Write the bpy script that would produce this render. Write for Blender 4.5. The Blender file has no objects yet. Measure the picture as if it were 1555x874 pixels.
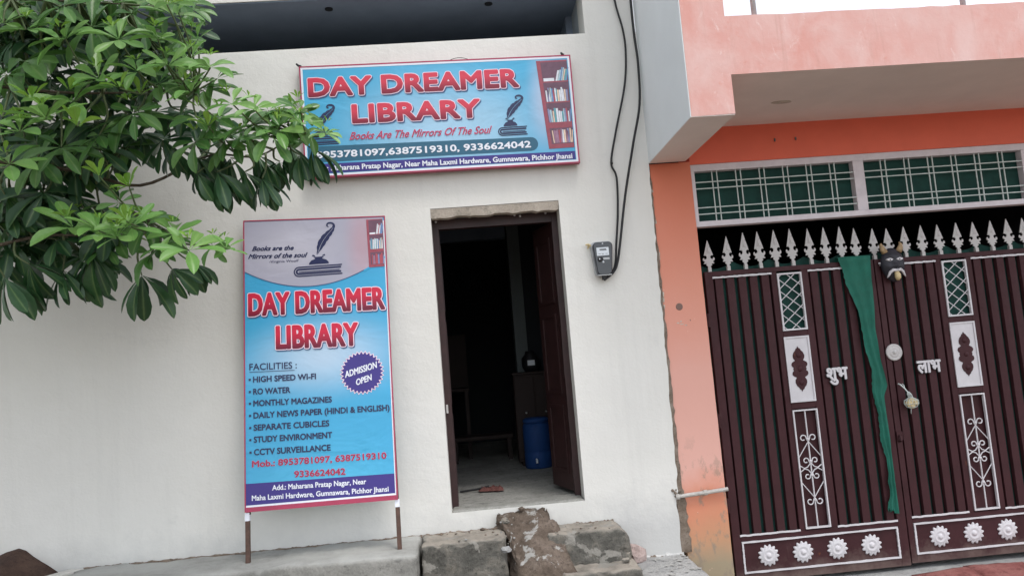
import bpy, bmesh, math, random
from mathutils import Vector, Matrix, noise
S = bpy.context.scene
C = S.collection
R = math.radians
random.seed(11)

# ---------------------------------------------------------------- camera, sky, sun, exposure
cam = bpy.data.objects.new('camera', bpy.data.cameras.new('camera'))
C.objects.link(cam)
_r = Vector((0.99498513, -0.05831587, -0.0812641))
_u = Vector((0.07517919, -0.09987748, 0.99215552))
_f = Vector((0.06597487, 0.99328936, 0.09499247))
cam.matrix_world = Matrix(((_r.x, _u.x, -_f.x, 0.0), (_r.y, _u.y, -_f.y, -5.4), (_r.z, _u.z, -_f.z, 1.6), (0, 0, 0, 1)))
cam.data.sensor_width = 36.0
cam.data.lens = 26.873
cam.data.clip_start = 0.05
cam.data.clip_end = 2000.0
S.camera = cam

SUN_EL, SUN_AZ = R(64), R(150)      # azimuth clockwise from +Y; the sun stands behind the camera, veiled by cloud
w = bpy.data.worlds.new('World')
S.world = w
w.use_nodes = True
wn, wl = w.node_tree.nodes, w.node_tree.links
bgn = wn['Background']
sky = wn.new('ShaderNodeTexSky')
sky.sky_type = 'NISHITA'
sky.sun_disc = False
sky.sun_elevation = SUN_EL
sky.sun_rotation = SUN_AZ
sky.dust_density = 1.5
sky.air_density = 1.0
hs = wn.new('ShaderNodeHueSaturation')
hs.inputs['Saturation'].default_value = 0.30      # cloud cover takes the blue out of the sky
hs.inputs['Value'].default_value = 1.85
wl.new(sky.outputs[0], hs.inputs['Color'])
wl.new(hs.outputs[0], bgn.inputs['Color'])
bgn.inputs['Strength'].default_value = 0.15
sd = bpy.data.lights.new('sun', 'SUN')
sd.energy = 1.0
sd.angle = R(14)
sd.color = (1.0, 0.965, 0.92)
sun = bpy.data.objects.new('sun', sd)
C.objects.link(sun)
_d = Vector((math.sin(SUN_AZ) * math.cos(SUN_EL), math.cos(SUN_AZ) * math.cos(SUN_EL), math.sin(SUN_EL)))
sun.rotation_euler = _d.to_track_quat('Z', 'Y').to_euler()
S.view_settings.view_transform = 'Standard'
S.view_settings.look = 'None'
S.view_settings.exposure = 0.34
S.view_settings.gamma = 1.0

# ---------------------------------------------------------------- materials
def hexc(h, k=1.0):
    h = h.lstrip('#')
    o = []
    for i in (0, 2, 4):
        v = int(h[i:i + 2], 16) / 255
        v = v / 12.92 if v <= 0.04045 else ((v + 0.055) / 1.055) ** 2.4
        o.append(v * k)
    return (o[0], o[1], o[2], 1.0)

class NT:
    """short cuts for a node tree"""
    def __init__(s, name, rough=0.7, metal=0.0, spec=0.4):
        s.m = bpy.data.materials.new(name)
        s.m.use_nodes = True
        s.n = s.m.node_tree.nodes
        s.l = s.m.node_tree.links
        s.b = s.n['Principled BSDF']
        s.b.inputs['Roughness'].default_value = rough
        s.b.inputs['Metallic'].default_value = metal
        s.b.inputs['Specular IOR Level'].default_value = spec
        s.tc = s.n.new('ShaderNodeTexCoord')
    def coord(s, kind='Object', scale=(1, 1, 1), loc=(0, 0, 0)):
        mp = s.n.new('ShaderNodeMapping')
        mp.inputs['Scale'].default_value = scale
        mp.inputs['Location'].default_value = loc
        s.l.new(s.tc.outputs[kind], mp.inputs['Vector'])
        return mp.outputs[0]
    def noise(s, scale, detail=5, rough=0.6, vec=None, dist=0.0):
        n = s.n.new('ShaderNodeTexNoise')
        n.inputs['Scale'].default_value = scale
        n.inputs['Detail'].default_value = detail
        n.inputs['Roughness'].default_value = rough
        n.inputs['Distortion'].default_value = dist
        s.l.new(vec or s.coord(), n.inputs['Vector'])
        return n.outputs['Fac']
    def ramp(s, fac, stops, interp='LINEAR'):
        r = s.n.new('ShaderNodeValToRGB')
        r.color_ramp.interpolation = interp
        e = r.color_ramp.elements
        while len(e) < len(stops):
            e.new(0.5)
        for q, (p, c) in zip(e, stops):
            q.position = p
            q.color = c if len(c) == 4 else (*c, 1)
        s.l.new(fac, r.inputs['Fac'])
        return r.outputs['Color']
    def mix(s, fac, a, b, mode='MIX'):
        x = s.n.new('ShaderNodeMix')
        x.data_type = 'RGBA'
        x.blend_type = mode
        if isinstance(fac, (int, float)):
            x.inputs[0].default_value = fac
        else:
            s.l.new(fac, x.inputs[0])
        for i, v in ((6, a), (7, b)):
            if isinstance(v, tuple):
                x.inputs[i].default_value = v
            else:
                s.l.new(v, x.inputs[i])
        return x.outputs[2]
    def math(s, op, a, b=0.0):
        x = s.n.new('ShaderNodeMath')
        x.operation = op
        for i, v in ((0, a), (1, b)):
            if isinstance(v, (int, float)):
                x.inputs[i].default_value = v
            else:
                s.l.new(v, x.inputs[i])
        return x.outputs[0]
    def sep(s, vec):
        x = s.n.new('ShaderNodeSeparateXYZ')
        s.l.new(vec, x.inputs[0])
        return x.outputs
    def color(s, c):
        if isinstance(c, tuple):
            s.b.inputs['Base Color'].default_value = c
        else:
            s.l.new(c, s.b.inputs['Base Color'])
    def bump(s, h, strength=0.3, dist=0.01):
        b = s.n.new('ShaderNodeBump')
        b.inputs['Strength'].default_value = strength
        b.inputs['Distance'].default_value = dist
        s.l.new(h, b.inputs['Height'])
        s.l.new(b.outputs[0], s.b.inputs['Normal'])

K = (0, 0, 0, 1)
W1 = (1, 1, 1, 1)
def plain(name, c, rough=0.6, metal=0.0, spec=0.4, var=0.15, scale=25, bump=0.0):
    t = NT(name, rough, metal, spec)
    n = t.noise(scale)
    d = tuple(v * (1 - var) for v in c[:3]) + (1,)
    e = tuple(min(1, v * (1 + var)) for v in c[:3]) + (1,)
    t.color(t.ramp(n, [(0.3, d), (0.7, e)]))
    if bump:
        t.bump(n, bump, 0.004)
    return t.m

def wall_paint():
    t = NT('cream_wall_paint', 0.75, spec=0.3)
    a = t.noise(0.9, 6, 0.55)
    b = t.noise(6, 6, 0.65)
    c = t.noise(55, 4, 0.6)
    base = t.ramp(a, [(0.3, (0.665, 0.652, 0.610, 1)), (0.7, (0.715, 0.703, 0.668, 1))])
    base = t.mix(t.ramp(b, [(0.35, K), (0.75, (0.35, 0.35, 0.35, 1))]), base, (0.635, 0.628, 0.60, 1))
    # damp, dirty patches along the foot of the wall, with their own ragged shape
    z = t.sep(t.tc.outputs['Object'])[2]
    h = t.math('SUBTRACT', z, t.math('MULTIPLY', t.noise(3.2, 6, 0.7), 0.5))
    foot = t.ramp(t.math('ADD', h, 0.0), [(0.12, (0.75, 0.75, 0.75, 1)), (0.30, (0.25, 0.25, 0.25, 1)), (0.42, K)])
    base = t.mix(foot, base, (0.46, 0.46, 0.45, 1))
    stv = t.noise(1.0, 6, 0.65, t.coord('Object', (7, 1, 0.35), (1, 2, 3)))
    base = t.mix(t.ramp(stv, [(0.50, K), (0.72, (0.30, 0.30, 0.30, 1))]), base, (0.56, 0.55, 0.52, 1))
    sp = t.noise(1.7, 8, 0.75, t.coord('Object', (1, 1, 1), (4.3, 2, 7)))
    base = t.mix(t.ramp(sp, [(0.62, K), (0.72, (0.30, 0.30, 0.30, 1))]), base, (0.45, 0.45, 0.44, 1))
    t.color(base)
    t.bump(t.math('ADD', t.math('MULTIPLY', a, 2.0), t.math('ADD', t.math('MULTIPLY', b, 0.5), t.math('MULTIPLY', c, 0.14))), 0.5, 0.02)
    return t.m

def concrete(name, c1, c2, c3, scale=4.0, b=0.6, dust=None, smear=None):
    t = NT(name, 0.92, spec=0.2)
    a = t.noise(scale, 8, 0.7)
    d = t.noise(scale * 5, 8, 0.75, t.coord('Object', (1, 1, 1), (3, 1, 2)))
    g = t.noise(scale * 28, 3, 0.6)
    base = t.ramp(a, [(0.32, c1), (0.5, c2), (0.68, c3)])
    base = t.mix(t.ramp(d, [(0.52, K), (0.66, (0.8, 0.8, 0.8, 1))]), base, tuple(v * 0.55 for v in c1[:3]) + (1,))
    base = t.mix(t.ramp(d, [(0.26, (0.8, 0.8, 0.8, 1)), (0.36, K)]), base, tuple(min(.8, v * 1.35) for v in c3[:3]) + (1,))
    base = t.mix(0.25, base, t.ramp(g, [(0.3, (0.1, 0.1, 0.1, 1)), (0.7, (0.6, 0.6, 0.6, 1))]), 'OVERLAY')
    if dust:
        ge = t.n.new('ShaderNodeNewGeometry')
        nz = t.math('ADD', t.sep(ge.outputs['Normal'])[2], t.math('MULTIPLY', t.math('SUBTRACT', d, 0.5), 0.9))
        base = t.mix(t.math('MULTIPLY', t.ramp(nz, [(0.35, K), (1.0, W1)]), t.ramp(a, [(0.3, (.4, .4, .4, 1)), (0.6, W1)])), base, dust)
    if smear:
        q = t.noise(5.5, 9, 0.62, t.coord('Object', (1, 1, 1.2), (1.7, 8.2, 3.1)), 0.6)
        base = t.mix(t.ramp(q, [(0.56, K), (0.59, W1)]), base, smear)
    t.color(base)
    t.bump(t.math('ADD', a, t.math('ADD', t.math('MULTIPLY', d, 0.6), t.math('MULTIPLY', g, 0.25))), b, 0.02)
    return t.m

def pink_plaster():
    """faded, limewashed pink with pale trowelled blotches"""
    t = NT('faded_pink_plaster', 0.85, spec=0.2)
    a = t.noise(2.2, 5, 0.6)
    b = t.noise(4.2, 8, 0.62, t.coord('Object', (1, 1, 0.8), (5, 3, 1)), 0.4)
    d = t.noise(17, 6, 0.7)
    base = t.ramp(a, [(0.3, hexc('#cb948a')), (0.7, hexc('#cfa9a2'))])
    base = t.mix(t.ramp(b, [(0.42, K), (0.72, (0.6, 0.6, 0.6, 1))]), base, hexc('#d6bcb7'))
    e = t.noise(11.0, 9, 0.75, t.coord('Object', (1, 1, 0.45), (8, 3, 2)), 1.4)
    base = t.mix(t.ramp(e, [(0.60, K), (0.68, (0.55, 0.55, 0.55, 1))]), base, hexc('#ddcac6'))
    dr = t.noise(1.0, 7, 0.7, t.coord('Object', (13, 1, 1.1), (2, 2, 2)))
    base = t.mix(t.ramp(dr, [(0.56, K), (0.70, (0.45, 0.45, 0.45, 1))]), base, hexc('#b98f84'))
    base = t.mix(t.ramp(d, [(0.62, K), (0.75, (0.5, 0.5, 0.5, 1))]), base, hexc('#c98576'))
    t.color(base)
    t.bump(t.math('ADD', b, t.math('MULTIPLY', d, 0.5)), 0.35, 0.012)
    return t.m

def orange_paint():
    """orange high up, paler salmon lower down, stained plaster at the foot"""
    t = NT('orange_pillar_paint', 0.7, spec=0.35)
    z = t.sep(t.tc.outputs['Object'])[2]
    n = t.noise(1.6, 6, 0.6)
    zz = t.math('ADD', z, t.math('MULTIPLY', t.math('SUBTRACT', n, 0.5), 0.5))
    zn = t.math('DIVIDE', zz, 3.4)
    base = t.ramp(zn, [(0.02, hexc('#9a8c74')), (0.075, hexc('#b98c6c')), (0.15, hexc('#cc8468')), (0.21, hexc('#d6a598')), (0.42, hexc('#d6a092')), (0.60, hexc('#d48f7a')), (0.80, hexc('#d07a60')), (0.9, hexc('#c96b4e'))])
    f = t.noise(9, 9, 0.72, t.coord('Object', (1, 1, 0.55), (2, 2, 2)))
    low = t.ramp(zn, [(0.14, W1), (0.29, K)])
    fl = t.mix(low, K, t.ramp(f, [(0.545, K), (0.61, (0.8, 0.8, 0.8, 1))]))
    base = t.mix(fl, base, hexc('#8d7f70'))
    s = t.noise(30, 4, 0.6)
    base = t.mix(t.ramp(s, [(0.70, K), (0.76, (0.6, 0.6, 0.6, 1))]), base, hexc('#e2b8a8'))
    t.color(base)
    t.bump(t.math('ADD', n, t.math('ADD', t.math('MULTIPLY', f, 0.4), t.math('MULTIPLY', s, 0.15))), 0.3, 0.012)
    return t.m

def maroon():
    t = NT('maroon_gate_paint', 0.55, spec=0.25)
    a = t.noise(5, 6, 0.65)
    s = t.noise(14, 8, 0.72, t.coord('Object', (1, 1, 0.35)))
    base = t.ramp(a, [(0.3, (0.035, 0.0105, 0.0125, 1)), (0.7, (0.054, 0.0170, 0.0205, 1))])
    base = t.mix(t.ramp(s, [(0.60, K), (0.75, (0.55, 0.55, 0.55, 1))]), base, (0.10, 0.062, 0.06, 1))
    geo = t.n.new('ShaderNodeNewGeometry')
    z = t.sep(geo.outputs['Position'])[2]
    hz = t.math('SUBTRACT', z, t.math('MULTIPLY', t.noise(6, 8, 0.75, t.coord('Object', (1, 1, 1), (3, 9, 2))), 0.5))
    hz = t.math('ADD', hz, 0.5)
    base = t.mix(t.ramp(hz, [(0.10, (0.55, 0.55, 0.55, 1)), (0.30, K)]), base, (0.22, 0.17, 0.145, 1))
    ru = t.noise(22, 7, 0.7, t.coord('Object', (1, 1, 0.5), (6, 1, 7)))
    base = t.mix(t.ramp(ru, [(0.66, K), (0.70, (0.8, 0.8, 0.8, 1))]), base, (0.12, 0.040, 0.020, 1))
    t.color(base)
    t.l.new(t.ramp(s, [(0.3, (0.48, 0.48, 0.48, 1)), (0.7, (0.75, 0.75, 0.75, 1))]), t.b.inputs['Roughness'])
    t.bump(t.math('ADD', a, t.math('MULTIPLY', s, 0.3)), 0.15, 0.01)
    return t.m

def chipped(name, c, chip, thr=0.66):
    t = NT(name, 0.55, spec=0.4)
    a = t.noise(40, 6, 0.7)
    b = t.noise(9, 4, 0.6)
    base = t.ramp(b, [(0.3, tuple(v * .85 for v in c[:3])), (0.7, c)])
    base = t.mix(t.ramp(a, [(thr, K), (thr + 0.05, W1)]), base, chip)
    t.color(base)
    t.bump(a, 0.25, 0.003)
    return t.m

def leafmat(name, c1, c2, trans=0.25, rough=0.33):
    t = NT(name, rough, spec=0.45)
    oi = t.n.new('ShaderNodeObjectInfo')
    n = t.noise(9, 4, 0.6)
    at = t.n.new('ShaderNodeAttribute')
    at.attribute_name = 'rib'
    ti = t.n.new('ShaderNodeAttribute')
    ti.attribute_name = 'tint'
    f = t.math('ADD', t.math('MULTIPLY', t.math('ADD', oi.outputs['Random'], ti.outputs['Fac']), 0.6), t.math('MULTIPLY', t.math('SUBTRACT', n, 0.35), 0.6))
    base = t.ramp(f, [(0.2, c1), (0.8, c2)])
    base = t.mix(t.math('MULTIPLY', t.math('POWER', at.outputs['Fac'], 5.0), 0.4), base, (0.30, 0.42, 0.16, 1))
    t.color(base)
    t.bump(n, 0.1, 0.004)
    tr = t.n.new('ShaderNodeBsdfTranslucent')
    t.l.new(base, tr.inputs['Color'])
    mx = t.n.new('ShaderNodeMixShader')
    mx.inputs[0].default_value = trans
    t.l.new(t.b.outputs[0], mx.inputs[1])
    t.l.new(tr.outputs[0], mx.inputs[2])
    t.l.new(mx.outputs[0], t.n['Material Output'].inputs['Surface'])
    return t.m

def print_fade(name, base, spots):
    """flat print: a background colour with soft pale areas printed into it; spots = (x, z, rx, rz, colour, strength)"""
    t = NT(name, 0.38, spec=0.4)
    col = base
    for (x, z, rx, rz, c, k) in spots:
        mp = t.coord('Object', (1 / rx, 0, 1 / rz), (-x / rx, 0, -z / rz))
        g = t.n.new('ShaderNodeTexGradient')
        g.gradient_type = 'SPHERICAL'
        t.l.new(mp, g.inputs[0])
        col = t.mix(t.ramp(g.outputs['Fac'], [(0.0, K), (1.0, (k, k, k, 1))], 'EASE'), col, c)
    n = t.noise(2.2, 3, 0.5, t.coord('Object', (1, 1, 1.6)), 0.8)
    t.color(col)
    t.bump(n, 0.5, 0.03)
    return t.m

def print_red(name, top, bottom):
    t = NT(name, 0.4, spec=0.4)
    z = t.sep(t.tc.outputs['Generated'])[2]
    t.color(t.ramp(z, [(0.12, bottom), (0.65, top)]))
    return t.m

G = 0.92
M = {}
M['wall'] = wall_paint()
M['pinkwall'] = pink_plaster()
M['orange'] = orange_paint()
M['lintel'] = plain('orange_red_lintel_paint', (0.72, 0.135, 0.075, 1), 0.6, var=0.06, scale=3, bump=0.15)
M['soffit'] = plain('dusty_grey_soffit_paint', (0.74, 0.66, 0.62, 1), 0.85, var=0.06, scale=2.5, bump=0.2)
M['sidewall'] = plain('pale_blue_grey_paint', (0.76, 0.79, 0.80, 1), 0.8, var=0.04, scale=2, bump=0.2)
M['navy'] = plain('navy_ceiling', (0.19, 0.235, 0.31, 1), 0.8, var=0.10, scale=4)
M['navyhole'] = plain('dark_socket', (0.012, 0.014, 0.018, 1), 0.8)
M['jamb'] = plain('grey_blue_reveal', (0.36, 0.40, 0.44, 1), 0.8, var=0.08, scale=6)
M['beige'] = concrete('beige_lintel_plaster', (0.46, 0.40, 0.33, 1), (0.55, 0.49, 0.42, 1), (0.62, 0.56, 0.48, 1), 3, 0.3)
M['mortar'] = concrete('brown_mortar', (0.16, 0.12, 0.09, 1), (0.24, 0.19, 0.15, 1), (0.34, 0.29, 0.24, 1), 9, 0.8)
M['concrete'] = concrete('pale_plinth_concrete', (0.17, 0.168, 0.155, 1), (0.25, 0.245, 0.225, 1), (0.33, 0.32, 0.295, 1), 2.5, 0.5, dust=(0.38, 0.38, 0.36, 1))
M['stepc'] = concrete('stained_step_concrete', (0.085, 0.083, 0.073, 1), (0.155, 0.147, 0.130, 1), (0.27, 0.245, 0.205, 1), 6.5, 1.0, dust=(0.38, 0.34, 0.29, 1), smear=(0.30, 0.285, 0.255, 1))
M['mud'] = concrete('brown_mud_and_rubble', (0.085, 0.064, 0.050, 1), (0.145, 0.112, 0.088, 1), (0.22, 0.175, 0.145, 1), 7, 0.9, smear=(0.36, 0.35, 0.33, 1))
M['pad'] = concrete('grey_cement_pad', (0.30, 0.30, 0.30, 1), (0.37, 0.37, 0.36, 1), (0.46, 0.46, 0.45, 1), 5, 0.6)
M['dirt'] = concrete('reddish_brown_soil', (0.050, 0.030, 0.025, 1), (0.075, 0.046, 0.036, 1), (0.11, 0.068, 0.052, 1), 6, 0.9)
M['ground'] = concrete('dusty_street_ground', (0.16, 0.13, 0.105, 1), (0.22, 0.185, 0.15, 1), (0.29, 0.25, 0.21, 1), 1.4, 0.8)
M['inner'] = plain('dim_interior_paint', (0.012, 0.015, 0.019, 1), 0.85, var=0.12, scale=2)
M['innerpale'] = plain('pale_interior_pillar', (0.12, 0.14, 0.14, 1), 0.8, var=0.08, scale=3)
M['floorc'] = concrete('interior_cement_floor', (0.22, 0.22, 0.20, 1), (0.30, 0.295, 0.27, 1), (0.38, 0.37, 0.34, 1), 3, 0.5)
M['doorbrown'] = plain('dark_brown_door_paint', (0.030, 0.012, 0.012, 1), 0.5, var=0.25, scale=12, bump=0.1)
M['maroon'] = maroon()
M['white'] = chipped('chipped_white_paint', (0.62, 0.60, 0.62, 1), (0.20, 0.12, 0.12, 1), 0.70)
M['spike'] = chipped('weathered_silver_spikes', (0.50, 0.48, 0.47, 1), (0.16, 0.12, 0.11, 1), 0.62)
M['frame'] = plain('lilac_white_window_paint', (0.60, 0.55, 0.58, 1), 0.55, var=0.08, scale=14, bump=0.1)
M['bar'] = plain('grey_white_grille_paint', (0.50, 0.55, 0.53, 1), 0.5, var=0.12, scale=30)
M['net'] = plain('dark_green_shade_sheet', (0.005, 0.040, 0.032, 1), 0.85, var=0.25, scale=12)
M['cloth'] = plain('green_cloth', (0.009, 0.115, 0.080, 1), 0.75, var=0.18, scale=10, bump=0.2)
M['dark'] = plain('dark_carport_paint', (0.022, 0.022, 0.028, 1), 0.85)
M['black'] = plain('black_rubber', (0.010, 0.010, 0.012, 1), 0.5)
M['blackface'] = plain('matte_black_mask_paint', (0.022, 0.022, 0.030, 1), 0.5, var=0.35, scale=30, bump=0.3)
M['tan'] = plain('tan_horn', (0.36, 0.25, 0.14, 1), 0.6, var=0.3, scale=40)
M['cream'] = plain('cream_tongue', (0.58, 0.46, 0.25, 1), 0.55, var=0.15, scale=40)
M['metal'] = plain('galvanised_steel', (0.45, 0.46, 0.47, 1), 0.4, 0.8, var=0.1)
M['rust'] = plain('brown_painted_leg', (0.085, 0.045, 0.032, 1), 0.55, var=0.3, scale=30)
M['blue'] = plain('blue_plastic', (0.008, 0.048, 0.18, 1), 0.7, var=0.08)
M['wood'] = plain('brown_cabinet_wood', (0.022, 0.012, 0.010, 1), 0.7, var=0.2, scale=8)
M['redcloth'] = plain('dusty_red_cloth', (0.12, 0.045, 0.038, 1), 0.8, var=0.2)
M['pvc'] = plain('grey_pipe_with_cement', (0.42, 0.40, 0.37, 1), 0.6, var=0.25, scale=30, bump=0.3)
M['hole'] = plain('grey_brown_patch', (0.19, 0.12, 0.10, 1), 0.8)
M['redstone'] = concrete('red_ramp_stone', (0.20, 0.065, 0.06, 1), (0.28, 0.11, 0.10, 1), (0.36, 0.17, 0.15, 1), 5, 0.5)
M['pinkstone'] = concrete('pale_pink_rubble', (0.42, 0.32, 0.29, 1), (0.50, 0.39, 0.36, 1), (0.56, 0.46, 0.43, 1), 12, 0.6)
M['marble'] = plain('pale_stone_strip', (0.55, 0.53, 0.49, 1), 0.6, var=0.12, scale=12)
M['bark'] = concrete('grey_brown_bark', (0.07, 0.055, 0.04, 1), (0.12, 0.095, 0.07, 1), (0.20, 0.17, 0.13, 1), 12, 0.9)
M['twig'] = plain('green_twig', (0.10, 0.13, 0.055, 1), 0.6, var=0.2)
M['meterbody'] = plain('smoked_grey_meter_plastic', (0.028, 0.032, 0.040, 1), 0.12, spec=0.5, var=0.2, scale=18)
M['metercase'] = plain('clear_grey_meter_case', (0.40, 0.41, 0.42, 1), 0.2, spec=0.6)
M['meterlabel'] = plain('meter_label', (0.62, 0.66, 0.70, 1), 0.35, var=0.03)
M['rail'] = plain('steel_balcony_rail', (0.42, 0.43, 0.44, 1), 0.5, 0.15)
# print inks
M['ink_sign'] = print_fade('sign_cyan_print', hexc('#4aa9d2', G), [(-0.05, 3.30, 0.95, 0.55, hexc('#b4d2e8', G), 0.75), (0.30, 3.25, 0.5, 0.45, hexc('#a8cfe6', G), 0.4), (0.70, 3.45, 0.16, 0.5, hexc('#c9cbe0', G), 0.7)])
M['ink_board'] = print_fade('board_cyan_print', hexc('#3fa3cf', G), [(-0.95, 1.28, 0.70, 0.36, hexc('#bccfe2', G), 0.85), (-1.0, 0.2, 0.9, 0.7, hexc('#5fc0de', G), 0.6)])
M['ink_head'] = print_fade('board_grey_print', hexc('#a9a8b8', G), [(-1.15, 2.05, 0.45, 0.3, hexc('#c6c4d0', G), 0.7), (-0.66, 2.05, 0.16, 0.5, hexc('#b79aa6', G), 0.9)])
M['ink_red'] = print_red('red_gradient_ink', hexc('#d23a50', G), hexc('#7e1c34', G))
M['ink_red2'] = print_red('board_red_gradient_ink', hexc('#cc2040', G), hexc('#6c1230', G))
M['ink_pink'] = plain('pale_pink_halo_ink', hexc('#efd5e2', G), 0.4, var=0.03)
M['ink_shadow'] = plain('slate_blue_ink', hexc('#3d5b84', G), 0.4, var=0.03)
M['ink_white'] = plain('white_ink', hexc('#e6e9f2', G), 0.4, var=0.03)
M['ink_navy'] = plain('navy_ink', hexc('#262c52', G), 0.4, var=0.05)
M['ink_purple'] = plain('purple_ink', hexc('#3b2f80', G), 0.4, var=0.05, scale=3)
M['ink_teal'] = plain('teal_ink', hexc('#28607a', G), 0.4, var=0.06, scale=3)
M['ink_script'] = plain('rose_ink', hexc('#b3385e', G), 0.4)
M['ink_crimson'] = plain('crimson_ink', hexc('#a62a50', G), 0.4)
M['ink_border'] = plain('dark_pink_edge', hexc('#a83a58', G), 0.4, var=0.12, scale=10)
M['ink_shelf'] = plain('shelf_brown_ink', hexc('#9a4a58', G), 0.4)
M['ink_shelfdark'] = plain('shelf_shadow_ink', hexc('#6b4a5c', G), 0.4)
M['ink_shelfpink'] = plain('shelf_mauve_ink', hexc('#a07890', G), 0.4)
for k, h in (('a', '#dfe3ea'), ('b', '#a9c6cf'), ('c', '#5fa3ad'), ('d', '#6a90c0'), ('e', '#b0505c'), ('f', '#e6c9b0'), ('g', '#8d8fb4')):
    M['ink_book_' + k] = plain('book_spine_ink_' + k, hexc(h, G), 0.4)
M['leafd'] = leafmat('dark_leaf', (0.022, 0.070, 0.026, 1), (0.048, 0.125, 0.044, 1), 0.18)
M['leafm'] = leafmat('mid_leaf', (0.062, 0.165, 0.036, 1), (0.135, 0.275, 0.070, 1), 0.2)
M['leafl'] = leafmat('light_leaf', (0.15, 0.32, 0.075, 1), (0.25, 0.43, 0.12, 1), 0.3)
M['leafn'] = leafmat('new_yellow_green_leaf', (0.18, 0.36, 0.05, 1), (0.30, 0.48, 0.08, 1), 0.35)

# ---------------------------------------------------------------- builders
def tag(o, label=None, cat=None, group=None, kind=None):
    if label: o['label'] = label
    if cat: o['category'] = cat
    if group: o['group'] = group
    if kind: o['kind'] = kind
    return o
def empty(name, loc=(0, 0, 0), rot=(0, 0, 0), **k):
    o = bpy.data.objects.new(name, None)
    o.empty_display_size = 0.1
    C.objects.link(o)
    o.location = loc
    o.rotation_euler = rot
    return tag(o, **k)
def link(name, me, parent=None):
    o = bpy.data.objects.new(name, me)
    C.objects.link(o)
    o.parent = parent
    return o

class MB:
    """collects faces and links them as one mesh object"""
    def __init__(s):
        s.v, s.f, s.mi, s.cur = [], [], [], 0
    def add(s, vs, fs):
        n = len(s.v)
        s.v += [tuple(v) for v in vs]
        s.f += [tuple(i + n for i in f) for f in fs]
        s.mi += [s.cur] * len(fs)
    def box(s, x0, x1, y0, y1, z0, z1):
        s.add([(x0, y0, z0), (x1, y0, z0), (x1, y1, z0), (x0, y1, z0), (x0, y0, z1), (x1, y0, z1), (x1, y1, z1), (x0, y1, z1)],
              [(0, 3, 2, 1), (4, 5, 6, 7), (0, 1, 5, 4), (1, 2, 6, 5), (2, 3, 7, 6), (3, 0, 4, 7)])
    def prism(s, pts, y0, y1):
        """outline in x,z (anticlockwise seen from -y), front at y0, back at y1"""
        n = len(pts)
        s.add([(x, y0, z) for x, z in pts] + [(x, y1, z) for x, z in pts],
              [tuple(range(n)), tuple(reversed(range(n, 2 * n)))] + [(i, i + n, (i + 1) % n + n, (i + 1) % n) for i in range(n)])
    def flat(s, pts, y):
        s.add([(x, y, z) for x, z in pts], [tuple(range(len(pts)))])
    def ringprism(s, outer, inner, y0, y1):
        n = len(outer)
        s.add([(x, y0, z) for x, z in outer] + [(x, y0, z) for x, z in inner] + [(x, y1, z) for x, z in outer] + [(x, y1, z) for x, z in inner],
              [f for i in range(n) for j in [(i + 1) % n] for f in ((i, j, n + j, n + i), (2 * n + i, 3 * n + i, 3 * n + j, 2 * n + j), (i, 2 * n + i, 2 * n + j, j), (n + i, n + j, 3 * n + j, 3 * n + i))])
    def tube(s, pts, r, n=6, caps=True):
        pts = [Vector(p) for p in pts]
        rs = r if isinstance(r, (list, tuple)) else [r] * len(pts)
        vs, fs = [], []
        pa = None
        for i, p in enumerate(pts):
            d = (pts[min(i + 1, len(pts) - 1)] - pts[max(i - 1, 0)]).normalized()
            if pa is None:
                pa = d.cross(Vector((0, 0, 1)) if abs(d.z) < 0.9 else Vector((0, 1, 0))).normalized()
            else:
                pa = (pa - d * pa.dot(d)).normalized()
            q = d.cross(pa)
            for k in range(n):
                a = 2 * math.pi * k / n
                vs.append(p + (pa * math.cos(a) + q * math.sin(a)) * rs[i])
        for i in range(len(pts) - 1):
            for k in range(n):
                fs.append((i * n + k, i * n + (k + 1) % n, (i + 1) * n + (k + 1) % n, (i + 1) * n + k))
        if caps:
            fs.append(tuple(reversed(range(n))))
            fs.append(tuple(range((len(pts) - 1) * n, len(pts) * n)))
        s.add(vs, fs)
    def lathe(s, prof, c=(0, 0, 0), n=20, axis='z'):
        """prof = (radius, height) pairs; axis z stands up, axis y faces the street (height grows towards -y)"""
        vs, fs = [], []
        for r, h in prof:
            for k in range(n):
                a = 2 * math.pi * k / n
                if axis == 'z':
                    vs.append((c[0] + r * math.cos(a), c[1] + r * math.sin(a), c[2] + h))
                else:
                    vs.append((c[0] + r * math.cos(a), c[1] - h, c[2] + r * math.sin(a)))
        m = len(prof)
        for i in range(m - 1):
            for k in range(n):
                fs.append((i * n + k, i * n + (k + 1) % n, (i + 1) * n + (k + 1) % n, (i + 1) * n + k))
        fs.append(tuple(reversed(range(n))))
        fs.append(tuple(range((m - 1) * n, m * n)))
        s.add(vs, fs)
    def build(s, name, mats, parent=None, smooth=False, bevel=0.0):
        me = bpy.data.meshes.new(name)
        me.from_pydata(s.v, [], s.f)
        for m in (mats if isinstance(mats, list) else [mats]):
            me.materials.append(m)
        if isinstance(mats, list):
            for p, i in zip(me.polygons, s.mi):
                p.material_index = i
        if smooth:
            for p in me.polygons:
                p.use_smooth = True
        me.update()
        bm = bmesh.new(); bm.from_mesh(me)
        bmesh.ops.recalc_face_normals(bm, faces=bm.faces)
        if bevel:
            bmesh.ops.remove_doubles(bm, verts=bm.verts, dist=1e-5)
            bmesh.ops.bevel(bm, geom=[e for e in bm.edges if len(e.link_faces) == 2 and e.calc_face_angle(0) > 0.5], offset=bevel, segments=1, affect='EDGES')
        bm.to_mesh(me); bm.free()
        return link(name, me, parent)

def box(name, m, x0, x1, y0, y1, z0, z1, parent=None, bevel=0.0):
    b = MB(); b.box(x0, x1, y0, y1, z0, z1)
    return b.build(name, m, parent, bevel=bevel)

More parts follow.
